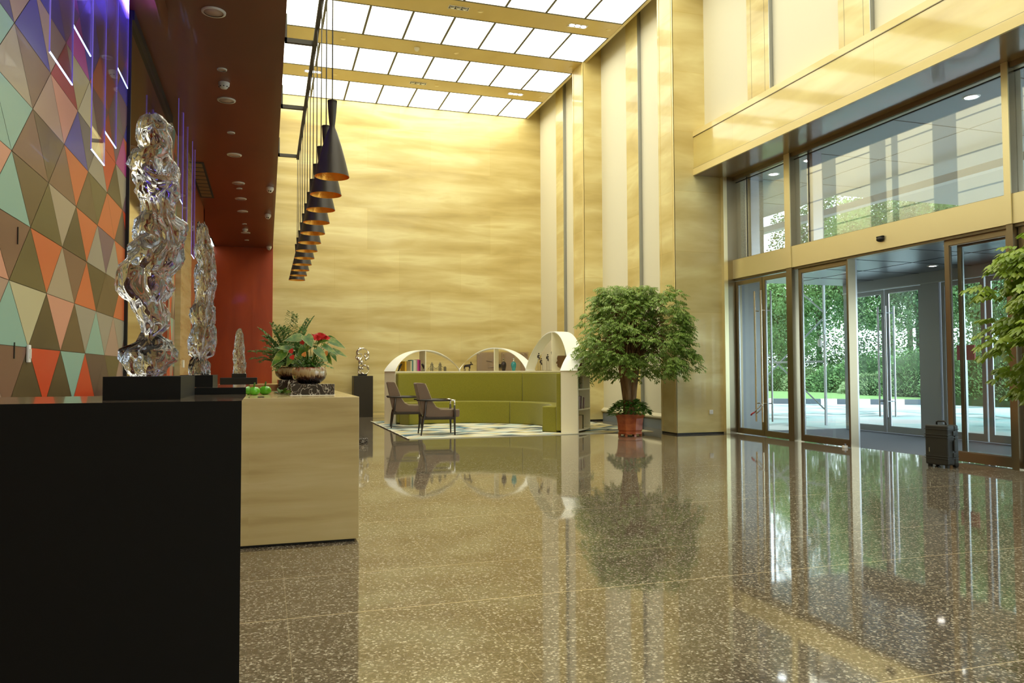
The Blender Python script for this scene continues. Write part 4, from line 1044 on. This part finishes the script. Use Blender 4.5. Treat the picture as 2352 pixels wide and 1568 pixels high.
# ------------------------------------------------------------------ things on the bookcase
def book(th, R, z, w, d, h, col, label, grp, tilt=0, face=None):
    """w thickness along the arc, d depth, spine towards the centre when face is None"""
    t = math.radians(th); o = thing('book', label, 'book', (CX+R*math.cos(t), CY+R*math.sin(t), z), t, grp)
    m = mat('book_cover', col, .5)
    cv = MB().box(0,.004,-w/2,w/2,0,h) if face is None else MB().box(d-.004,d,-w/2,w/2,0,h)
    cv.box(0,d,-w/2,-w/2+.003,0,h).box(0,d,w/2-.003,w/2,0,h)
    g = build('cover', cv, m, o)
    pg = build('pages', MB().box(.004,d-.005,-w/2+.003,w/2-.003,.004,h-.004), M_pages, o)
    if tilt: o.rotation_euler = (tilt, 0, t)
    return o
M_pages = mat('paper_pages', (.75,.70,.58), .8)
ZB = FZ+ZT-.002
G = 'books under the left arch'
book(114.0,2.04,ZB,.045,.17,.205,(.62,.36,.03),'orange book with curved spine, leftmost under the left arch',G)
book(110.2,2.04,ZB,.03,.17,.215,(.70,.64,.45),'cream book right of the orange one',G)
book(109.3,2.04,ZB,.03,.17,.235,(.10,.22,.22),'narrow dark teal and white book in the row under the left arch',G)
book(108.4,2.04,ZB,.028,.17,.24,(.66,.62,.52),'first pale book right of the teal one',G)
book(107.5,2.04,ZB,.034,.17,.235,(.74,.70,.60),'second pale book right of the teal one',G)
book(106.5,2.04,ZB,.024,.17,.24,(.55,.50,.40),'thin grey-cream book left of the magenta one',G)
book(105.5,2.04,ZB,.045,.17,.245,(.50,.04,.22),'magenta book near the right of the row',G)
book(104.3,2.04,ZB,.026,.17,.235,(.20,.02,.11),'dark purple book at the right end of the row',G)
for th, lab in ((115.6,'left black bookend under the left arch'),(103.2,'right black bookend under the left arch')):
    t = math.radians(th); o = thing('bookend', lab, 'bookend', (CX+2.08*math.cos(t), CY+2.08*math.sin(t), ZB), t)
    sg = 1 if th > 110 else -1
    build('curved_support', MB().tube([(0,sg*.10,0),(0,sg*.06,.10),(0,sg*.02,.15)], [.012,.026,.02], 10), M_black, o, smooth=True)
    build('foot', MB().box(-.04,.04,min(0,sg*.11),max(0,sg*.11),0,.008), M_black, o)

# suspension bridge model
t = math.radians(93.3); o = thing('bridge_model', 'dark metal model of a twin-towered suspension bridge under the left arch', 'ornament', (CX+2.1*math.cos(t), CY+2.1*math.sin(t), ZB), t-PI/2)
build('deck', MB().box(-.19,.21,-.02,.02,.035,.043), M_bronzeD, o)
for x in (-.105, .075):
    mb = MB()
    for sx in (-1, 1):
        for sy in (-1, 1): mb.box(x+sx*.018-.005,x+sx*.018+.005,sy*.018-.005,sy*.018+.005,0,.15)
    for z in (.03,.06,.09,.12,.15): mb.box(x-.024,x+.024,-.024,.024,z-.004,z+.002)
    mb.lathe([(.024,.15),(.012,.175),(.0001,.20)], c=(x,0,0), n=8)
    build('tower', mb, M_bronzeD, o)
mb = MB()
mb.tube([(-.19,0,.05),(-.15,0,.085),(-.105,0,.14)], .004, 6).tube([(-.105,0,.14)]+[(-.105+.18*u, 0, .14-.32*u*(1-u)) for u in (.1,.25,.4,.5,.6,.75,.9)]+[(.075,0,.14)], .004, 6).tube([(.075,0,.14),(.13,0,.085),(.21,0,.06)], .004, 6)
for i in range(14): x = -.17+i*.028; mb.box(x-.001,x+.001,-.001,.001,.043,.07)
build('cables', mb, M_bronzeD, o)
build('end_house', MB().box(.165,.21,-.02,.02,0,.08).prism([(.165,.08),(.21,.08),(.1875,.10)], -.02, .02), M_bronzeD, o)

# moose
t = math.radians(75.0); o = thing('moose_figurine', 'dark moose figurine standing on the shelf under the middle arch', 'figurine', (CX+2.08*math.cos(t), CY+2.08*math.sin(t), ZB), t-PI/2)
M_dk = mat('dark_patinated_metal', (.045,.032,.032), .4, metal=.4)
mb = MB()
mb.tube([(-.075,0,.095),(-.05,0,.105),(0,0,.112),(.04,0,.118),(.06,0,.125)], [.016,.026,.027,.029,.018], 12)
mb.tube([(.045,0,.12),(.07,0,.142),(.088,0,.148)], [.022,.016,.014], 10).tube([(.08,0,.15),(.105,0,.143),(.122,0,.132)], [.014,.012,.009], 10)
mb.tube([(.085,0,.135),(.088,0,.118)], [.006,.003], 6)
for x, sy, k in ((-.062,1,-1),(-.062,-1,-1),(.04,1,1),(.04,-1,1)):
    xx = x + (.012 if sy > 0 else -.006)
    mb.tube([(xx,sy*.014,.10),(xx+.008*k,sy*.015,.06),(xx-.004*k,sy*.015,.03),(xx,sy*.015,.0)], [.013,.007,.0055,.007], 8)
build('body', mb, M_dk, o, smooth=True)
mb = MB()
for sy in (-1, 1):
    mb.tube([(.08,sy*.005,.158),(.078,sy*.03,.17),(.075,sy*.05,.185)], [.004,.010,.006], 8)
    for k in range(4): mb.tube([(.076,sy*(.022+.009*k),.17),(.07-.004*k+.01,sy*(.028+.013*k),.20)], [.004,.001], 6)
mb.ball((.075,0,.182), .018, .045, .012)
build('antlers', mb, M_dk, o, smooth=True)

def bust(th, m, lab):
    t = math.radians(th); o = thing('lidded_jar', lab, 'jar', (CX+2.1*math.cos(t), CY+2.1*math.sin(t), ZB), t+PI)
    pf = [(.0001,0),(.034,0),(.036,.012),(.044,.05),(.056,.10),(.058,.135),(.050,.17),(.036,.188),(.0001,.19)]
    g = build('jar_body', MB().lathe(pf, n=32), m, o, smooth=True)
    build('raised_figure', MB().tube([(.05,0,.15),(.052,.0,.10),(.04,0,.03)], [.010,.017,.008], 10), m, g, smooth=True)
    k = build('stopper', MB().lathe([(.0001,.185),(.022,.19),(.024,.21),(.013,.222),(.013,.23),(.024,.245),(.018,.27),(.0001,.275)], n=20), M_chrome if m is not M_dk else M_bronze, o, smooth=True)
M_teal = mat('turquoise_glaze', (.03,.30,.33), .15, coat=.6)
bust(53.2, M_dk, 'dark brown lidded jar under the middle arch')
bust(46.9, M_teal, 'turquoise lidded jar right of the dark brown one')

# slender figures perched on thin rods
def perched(th, zt, lab, two=False):
    t = math.radians(th); o = thing('perched_figure', lab, 'figurine', (CX+2.08*math.cos(t), CY+2.08*math.sin(t), ZB), t-PI/2)
    build('rod', MB().tube([(0,0,0),(0,0,zt-.02)], .004, 8).tube([(.06,0,0),(.06,0,zt-.03),(.0,0,zt-.03)], .003, 8), M_bronze, o)
    build('foot_plate', MB().box(-.03,.08,-.03,.03,0,.006), M_bronze, o)
    z = zt
    mb = MB().tube([(0,0,z-.005),(.004,0,z+.03),(.014,0,z+.06)], [.016,.015,.012], 10).ball((.022,0,z+.085), .015)
    mb.tube([(0,.01,z),(.035,.012,z+.008),(.032,.012,z-.045)], [.009,.008,.006], 8).tube([(0,-.01,z),(.035,-.012,z+.004),(.04,-.012,z-.04)], [.009,.008,.006], 8)
    mb.tube([(.012,.016,z+.055),(.03,.018,z+.03),(.034,.01,z+.06)], .006, 8).tube([(.012,-.016,z+.055),(.0,-.02,z+.025),(.03,-.016,z+.012)], .006, 8)
    build('figure', mb, M_dk, o, smooth=True)
perched(29.6,.27,'highest dark seated figurine on a rod, left half of the tall arch')
perched(27.8,.16,'lower dark seated figurine just right of the highest one on rods')
perched(22.5,.24,'dark leaning figurine on a rod left of the tall arch post')
perched(18.2,.34,'dark figurine on the tallest rod touching the tall arch post')

# bronze face
t = math.radians(10.5); o = thing('bronze_face_sculpture', 'brown bronze profile of a face with flat top inside the tall arch', 'sculpture', (CX+2.12*math.cos(t), CY+2.12*math.sin(t), ZB), math.radians(172))
M_face = mat('brown_bronze', (.17,.095,.04), .38, metal=.35)
prof = [(0,.035,-.05,.035),(.03,.03,-.05,.035),(.05,.035,-.055,.04),(.065,.07,-.06,.048),(.08,.088,-.065,.055),(.092,.080,-.068,.058),(.10,.092,-.07,.06),(.112,.084,-.072,.062),(.122,.094,-.075,.064),(.135,.085,-.08,.068),(.145,.112,-.085,.07),(.155,.118,-.088,.072),(.175,.104,-.09,.076),(.20,.092,-.095,.08),(.212,.085,-.098,.08),(.225,.096,-.1,.082),(.25,.096,-.1,.082),(.28,.088,-.1,.08),(.30,.080,-.098,.078)]
mb = MB(); n = 28
base = 0
for z, xf, xb, w in prof:
    for k in range(n):
        a = 2*PI*k/n; cx_ = math.cos(a); sy_ = math.sin(a)
        core = min(xf, .085 if z > .06 else xf); x = (core if cx_ > 0 else -xb)*abs(cx_)**(.8)*(1 if cx_ > 0 else -1)
        if cx_ > .92: x += (xf-core)*((cx_-.92)/.08)
        mb.v.append((x, w*sy_, z))
for i in range(len(prof)-1):
    for k in range(n):
        k2 = (k+1) % n; mb.f.append((i*n+k, i*n+k2, (i+1)*n+k2, (i+1)*n+k)); mb.m.append(0)
mb.f.append(tuple((len(prof)-1)*n+k for k in range(n))); mb.m.append(0)
g = build('head', mb, M_face, o, auto=.9)
mb = MB()
for sy in (-1, 1): mb.ball((.070,sy*.03,.207), .010,.015,.008)
build('eye', mb, M_face, g, smooth=True); build('lips', MB().ball((.088,0,.098), .008,.020,.005).ball((.086,0,.108), .008,.020,.005), M_face, g, smooth=True)
# figure row behind the fourth arch and books along the open side
G = 'books on the outer shelves'
for i, (th, w, h, c_, lab) in enumerate(((-43.6,.03,.17,(.28,.10,.06),'brown book on top of the bookcase beside its right end'),(-42.3,.035,.18,(.70,.62,.42),'cream book on the bookcase top second from the right end'),(-41.0,.025,.21,(.10,.07,.05),'dark book on the bookcase top third from the right end'),(-39.8,.03,.20,(.66,.60,.48),'pale book on the bookcase top fourth from the right end'),(-38.5,.035,.20,(.36,.30,.16),'olive book on the bookcase top fifth from the right end'))):
    book(th,2.165,ZB,w,.16,h,c_,lab,G, face=1)
for i, (th, w, h, c_, ti) in enumerate(((-46.6,.03,.215,(.16,.09,.10),0),(-45.1,.03,.22,(.62,.52,.46),.03),(-43.6,.024,.225,(.12,.06,.07),.05),(-42.2,.03,.21,(.66,.60,.50),.08),(-40.6,.024,.20,(.22,.11,.11),.12),(-39.0,.026,.19,(.60,.50,.44),.18))):
    book(th,2.15,FZ+.417,w,.16,h,c_,'%s book from the right end on the middle outer shelf' % ORD[i],G, tilt=-ti, face=1)
book(-46.7,2.10,FZ+.062,.035,.205,.22,(.60,.045,.02),'red book standing face out on the bottom outer shelf',G,face=1)
book(-41.9,2.10,FZ+.062,.03,.20,.235,(.62,.52,.30),'cream book right behind the red one on the bottom shelf',G,face=1)
book(-40.2,2.10,FZ+.062,.03,.20,.24,(.10,.08,.03),'dark book behind the cream one on the bottom shelf',G,face=1)
book(-40.8,2.12,FZ+.772,.03,.17,.20,(.55,.44,.30),'tan book leaning behind the small potted plant',G,tilt=-.08,face=1)
book(-39.0,2.12,FZ+.772,.03,.17,.21,(.66,.60,.48),'pale book behind the small potted plant',G,face=1)
t = math.radians(-44.2); o = thing('shelf_plant', 'small plant in a round dark green pot on the upper outer shelf', 'potted plant', (CX+2.24*math.cos(t), CY+2.24*math.sin(t), FZ+.772))
build('pot', MB().lathe([(.0001,0),(.03,0),(.052,.03),(.056,.06),(.042,.095),(.034,.10),(.0001,.09)], n=24), mat('mottled_green_pot',(.05,.09,.02),.3,coat=.3), o, smooth=True)
mb = MB(); q = random.Random(6)
for i in range(60):
    a = q.uniform(0,6.28); e = q.uniform(-.3,1.2); d = Vector((math.cos(a)*math.cos(e), math.sin(a)*math.cos(e), math.sin(e)))
    mb.leaf(Vector((0,0,.11))+d*q.uniform(.0,.08), d, (0,0,1), q.uniform(.04,.075), q.uniform(.02,.035), .5)
build('leaves', mb, M_leafD, o, smooth=True)
t = math.radians(-18); o = thing('trailing_plant', 'dark leaves of a trailing plant hanging out of the right side shelf', 'potted plant', (CX+2.24*math.cos(t), CY+2.24*math.sin(t), FZ+.772))
build('pot', MB().lathe([(.0001,0),(.04,0),(.055,.08),(.05,.08),(.0001,.07)], n=24), M_black, o, smooth=True)
mb = MB()
for i in range(60):
    a = math.radians(-18)+q.uniform(-.9,.9); r = q.uniform(.02,.15); 
    mb.leaf((math.cos(a)*r, math.sin(a)*r, .22-r*q.uniform(.2,1.4)), (math.cos(a),math.sin(a),-.6), (0,0,1), .055, .03, .5)
build('leaves', mb, M_leafD, o, smooth=True)

# glass board on the far wall seen through the middle arch
o = thing('glass_notice_panel', 'framed glass panel with brass studs on the far wall behind the middle arch', 'panel', (5.99,19.5,.75))
build('glass_sheet', MB().box(-.72,.72,.02,.03,0,.86), M_acryl, o)
build('backing', MB().box(-.70,-.18,.055,.098,.02,.84).box(-.02,.34,.055,.098,.02,.84).box(.52,.70,.055,.098,.02,.84), mat('tan_board',(.50,.37,.18),.6), o)
mb = MB()
for x in (-.66,-.22,.02,.3,.56,.66):
    for z in (.06,.80): mb.tube([(x,.015,z),(x,.06,z)], .014, 10)
build('stud', mb, M_chrome, o)
build('red_line_drawing', MB().tube([(-.45,.05,.62),(-.3,.05,.60),(-.25,.05,.66),(-.12,.05,.60),(-.08,.05,.50),(-.2,.05,.47),(-.4,.05,.44)], .008, 6), M_bronze, o)
build('small_dark_display', MB().box(-.13,-.04,.04,.055,.44,.53), M_black, o)

# ------------------------------------------------------------------ armchairs
def chair(lab):
    o = thing('lounge_armchair', lab, 'armchair', (0,0,0), 0, 'dark wooden armchairs facing the sofa')
    prof = [(-.085,.875),(-.07,.89),(.055,.885),(.075,.865),(.13,.73),(.19,.575),(.255,.475),(.34,.43),(.50,.425),(.655,.425),(.665,.41),(.66,.315),(.645,.305),(.12,.305),(.05,.33),(.03,.37)]
    build('upholstered_shell', MB().prism(prof, .035, .49), M_taupe, o, bevel=.018, seg=3, auto=.7)
    edge = [(.07,.875),(.13,.735),(.19,.58),(.255,.48),(.34,.435),(.5,.43),(.655,.43)]
    for y in (.04, .505): build('piping', MB().tube([(x+.004, y, z+.004) for x, z in edge], .006, 8), M_piping, o, smooth=True)
    for y in (0, .50):
        s = -1 if y == 0 else 1
        build('leg', MB().tube([(.0,y,0),(.035,y,.27),(.06,y,.36),(.085,y,.585)], [.011,.021,.022,.014], 12), M_darkwood, o, smooth=True)
        fl = build('leg', MB().tube([(.575,y,0),(.57,y,.27),(.57,y,.36),(.57,y,.50)], [.011,.020,.021,.015], 12), M_darkwood, o, smooth=True)
        build('metal_sleeve', MB().tube([(.57,y,.50),(.57,y,.585)], .013, 12), M_chrome, fl, smooth=True)
        ar = build('armrest', MB().tube([(-.075,y-s*.02,.598),(.0,y,.598),(.3,y+s*.012,.592),(.5,y+s*.005,.592)], [.012,.016,.017,.016], 12), M_darkwood, o, smooth=True)
        build('metal_tip', MB().tube([(.5,y+s*.005,.592),(.585,y,.592)], [.0165,.013], 12), M_chrome, ar, smooth=True)
        build('side_rail', MB().box(.04,.57,y-.012,y+.012,.265,.305), M_darkwood, o, bevel=.004)
    build('front_rail', MB().box(.555,.58,.0,.50,.265,.305), M_darkwood, o); build('rear_rail', MB().box(.03,.055,.0,.50,.265,.305), M_darkwood, o)
    return o
c_a = chair('dark-framed taupe armchair standing nearest, at the front edge of the rug')
c_a.location = (2.508,12.90,.0125); c_a.rotation_euler.z = math.radians(-5)
c_b = copy_tree(c_a); c_b.location = (2.284,14.73,.0125); c_b.rotation_euler.z = math.radians(-7)
c_b['label'] = 'dark-framed taupe armchair farther back, beside the left end of the bookcase'

# ------------------------------------------------------------------ pedestal with ring sculpture
o = tag(build('dark_pedestal', MB().box(2.03,2.49,18.9,19.35,0,.993), M_pedestal, bevel=.004), 'tall dark square pedestal by the far gold wall', 'pedestal')
o = thing('ring_sculpture', 'polished metal sculpture of tangled rings on the dark pedestal', 'sculpture', (2.26,19.1,.993))
build('base_block', MB().box(-.11,.10,-.07,.07,0,.05), M_black, o, bevel=.003)
def ring(c, rx, rz, a0, a1, r0, wob, n=30, tilt=0):
    pts = []; rs = []
    for i in range(n+1):
        t = a0+(a1-a0)*i/n
        x = c[0]+rx*math.cos(t); z = c[1]+rz*math.sin(t); y = math.sin(t*2+tilt)*.05
        pts.append((x,y,z)); rs.append(r0*(1+wob*math.sin(t*5+tilt*3)))
    return pts, rs
mb = MB()
for c, rx, rz, a0, a1, r0, wob, ti in (((.0,.53),.15,.145,-1.2,4.3,.020,.5,.4),((-.08,.47),.075,.08,0,6.1,.018,.4,1),((.05,.15),.105,.105,0,6.2,.018,.4,2),((-.03,.30),.05,.13,1.2,5.4,.028,.3,0),((.10,.50),.05,.05,0,6.1,.022,.4,3),((-.06,.17),.04,.12,1.5,4.9,.016,.4,.4)):
    p_, r_ = ring(c, rx, rz, a0, a1, r0, wob, tilt=ti); mb.tube(p_, r_, 12)
mb.ball((-.02,0,.33),.05,.04,.06).ball((-.10,0,.42),.055,.04,.05).ball((.12,0,.44),.05,.04,.04).ball((-.06,0,.66),.05,.035,.04).ball((.13,0,.21),.035,.03,.045)
build('metal_rings', mb, M_chrome, o, smooth=True)

# ------------------------------------------------------------------ wheeled case
o = thing('wheeled_hard_case', 'black hard-shell wheeled case standing on the floor before the right glass leaf', 'suitcase', (7.15,6.95,0), math.radians(-80.5))
M_case = mat('black_ribbed_plastic', (.022,.021,.017), .5)
b = MB().box(0,.27,0,.125,.03,.475); build('front_shell', b, M_case, o, bevel=.018, seg=3)
b = MB().box(0,.27,.127,.20,.03,.475); build('rear_shell', b, M_case, o, bevel=.018, seg=3)
for z in (.10,.125,.335,.365,.425): build('rib', MB().box(-.002,.272,-.005,.203,z,z+.006), M_case, o, bevel=.002)
h = build('carry_handle', MB().tube([(.08,.10,.472),(.08,.10,.505),(.10,.10,.515),(.17,.10,.515),(.19,.10,.505),(.19,.10,.472)], .010, 10), M_case, o, smooth=True)
for z in (.36,.12): build('latch', MB().box(.263,.28,.09,.15,z,z+.05), M_case, o, bevel=.004)
build('side_handle', MB().box(.272,.292,.09,.13,.19,.31), M_case, o, bevel=.008)
for x in (.03,.24): build('wheel', MB().tube([(x-.018,.18,.032),(x+.018,.18,.032)], .032, 18), M_black, o, auto=.6)
build('foot', MB().box(.02,.05,.02,.06,0,.03).box(.22,.25,.02,.06,0,.03), M_case, o)
build('maker_mark', MB().box(.05,.058,-.0025,0,.17,.22), M_steel, o)

# ------------------------------------------------------------------ potted trees
def potted_tree(name, label, loc, R, zlo, ztop, seed, ntw, leafL, leafW, lm, avoid=None, trunk=True, spread=1.0, dense=1.0, shape='umbrella'):
    o = thing(name, label, 'potted tree', loc)
    q = random.Random(seed)
    # octagonal pot
    pf = [(.205,.02),(.215,.03),(.215,.05),(.205,.055),(.205,.075),(.212,.08),(.218,.095),(.225,.20),(.24,.29),(.27,.345),(.272,.36),(.25,.362),(.22,.30),(.0001,.30)]
    mb = MB().lathe(pf, n=8); pt_ = build('pot', mb, M_terracotta, o)
    mb = MB()
    for k in range(8):
        a = 2*PI*k/8; mb.box(-.02,.02,-.015,.015,0,.022, M=Matrix.Translation((.19*math.cos(a),.19*math.sin(a),0)) @ Matrix.Rotation(a+PI/2, 4, 'Z'))
    build('pot_feet', mb, M_terracotta, pt_)
    mb = MB()
    for i in range(700):
        a = q.uniform(0,6.28); r = .36*math.sqrt(q.random()); z = .40+.18*(1-(r/.36)**2)+q.uniform(-.04,.04)
        if r > .27: z -= .03
        d = Vector((math.cos(a)+q.uniform(-.5,.5), math.sin(a)+q.uniform(-.5,.5), q.uniform(-.2,.8)))
        mb.leaf((math.cos(a)*r*.95, math.sin(a)*r*.95, z), d, (0,0,1), q.uniform(.06,.10), q.uniform(.035,.055), .5)
    build('underplanting', mb, M_leafD, o, smooth=True)
    zc_ = .95*1.0
    mb = MB()
    for k in range(5):
        a = k*1.256; r0 = .055; 
        mb.tube([(math.cos(a)*r0*.9, math.sin(a)*r0*.9, .30),(math.cos(a+.1)*r0, math.sin(a+.1)*r0, .6),(math.cos(a+.2)*r0*1.9, math.sin(a+.2)*r0*1.9, 1.0),(math.cos(a+.3)*r0*3.2, math.sin(a+.3)*r0*3.2, 1.35)], [.064,.064,.064,.03], 12)
    tr = build('trunk', mb, M_bark, o, smooth=True)
    lv = MB(); br = MB()
    for i in range(ntw):
        a = q.uniform(0, 6.28)
        if shape == 'umbrella':
            u = q.random()**.9
            hz = zlo + (ztop-zlo)*u
            env = R*(.92 + .08*math.sin(u*4.5) if u < .4 else .99 - .44*((u-.4)/.6)**1.25)*(1+.10*math.sin(a*5+u*9))
            rr = env*math.sqrt(q.uniform(.12,1.0))
            if u < .12: hz -= .0
        else:
            u = q.uniform(-1,1); hz = (zlo+ztop)/2 + (ztop-zlo)/2*u; env = R*math.sqrt(max(.05, 1-u*u*.8)); rr = env*math.sqrt(q.uniform(.25,1))
        e = Vector((math.cos(a)*rr, math.sin(a)*rr, hz))
        if avoid: e = avoid(e, q)
        s0 = Vector((math.cos(a)*.10, math.sin(a)*.10, 1.25+.25*q.random()))
        m1 = s0.lerp(e, .55) + Vector((0,0,.16+.10*q.random()))
        if i % 2 == 0: br.tube([s0, m1, e], [.011,.006,.002], 5, cap=False)
        # compound leaf clusters at the twig end
        hd = (e-m1); hd.z *= .3; hd.normalize()
        for k in range(int(7*dense)):
            aa = q.uniform(-1.7,1.7); dd = Vector((hd.x*math.cos(aa)-hd.y*math.sin(aa), hd.x*math.sin(aa)+hd.y*math.cos(aa), q.uniform(-.45,.35))).normalized()
            st = e + Vector((q.uniform(-.05,.05), q.uniform(-.05,.05), q.uniform(-.05,.05)))
            Lr = leafL*q.uniform(1.8,2.6); nn = 4
            sd = dd.cross(Vector((0,0,1))).normalized()
            for m_ in range(nn):
                tt = (m_+1)/nn; bp = st + dd*Lr*tt - Vector((0,0,1))*Lr*.28*tt*tt
                for sg in (-1, 1):
                    ld = (sd*sg*.8 + dd*.7 + Vector((0,0,-.55+q.uniform(-.35,.15)))).normalized()
                    lv.leaf(bp, ld, (q.uniform(-.3,.3),q.uniform(-.3,.3),1), leafL*q.uniform(.75,1.2), leafW*q.uniform(.8,1.2), .45)
            lv.leaf(st+dd*Lr*1.0-Vector((0,0,1))*Lr*.28, dd+Vector((0,0,-.6)), (0,0,1), leafL, leafW, .45)
    build('branches', br, M_bark, o, smooth=True)
    build('foliage', lv, lm, o, smooth=True)
    return o
def avoid_pillar(e, q):
    wx, wy = e.x+5.97, e.y+12.0
    if wx > 6.38 and wy > 11.30: e.y = 11.22-11.95-q.uniform(0,.40); e.x = .40 + (e.x-.40)*.70*(1-.5*min(1,max(0,(e.z-1.45)/1.0))) - q.random()**1.5*.32
    if wy > 13.2: e.y = 1.2
    return e
potted_tree('potted_tree', 'tall green tree with a braided trunk in a terracotta pot by the gold pillar', (5.93,11.95,0), .86, .98, 2.50, 17, 500, .058, .019, M_leaf, avoid=avoid_pillar)
potted_tree('potted_tree', 'bright leafy tree reaching in from the right edge of the photo', (5.55,3.72,0), .80, .90, 2.12, 31, 235, .062, .036, M_leafN, shape='round')

# ------------------------------------------------------------------ light and view
W = bpy.data.worlds.new('sky'); S.world = W; W.use_nodes = True
bg = W.node_tree.nodes['Background']; bg.inputs['Color'].default_value = (.80,.92,1.0,1); bg.inputs['Strength'].default_value = 4.6
S.view_settings.view_transform = 'Standard'; S.view_settings.look = 'None'; S.view_settings.gamma = 1; S.view_settings.exposure = .23
S.view_settings.use_curve_mapping = False
S.cycles.max_bounces = 14; S.cycles.diffuse_bounces = 5; S.cycles.glossy_bounces = 6; S.cycles.transmission_bounces = 12; S.cycles.transparent_max_bounces = 24
S.cycles.sample_clamp_indirect = 6; S.cycles.caustics_reflective = False; S.cycles.caustics_refractive = False
S.cycles.use_denoising = True
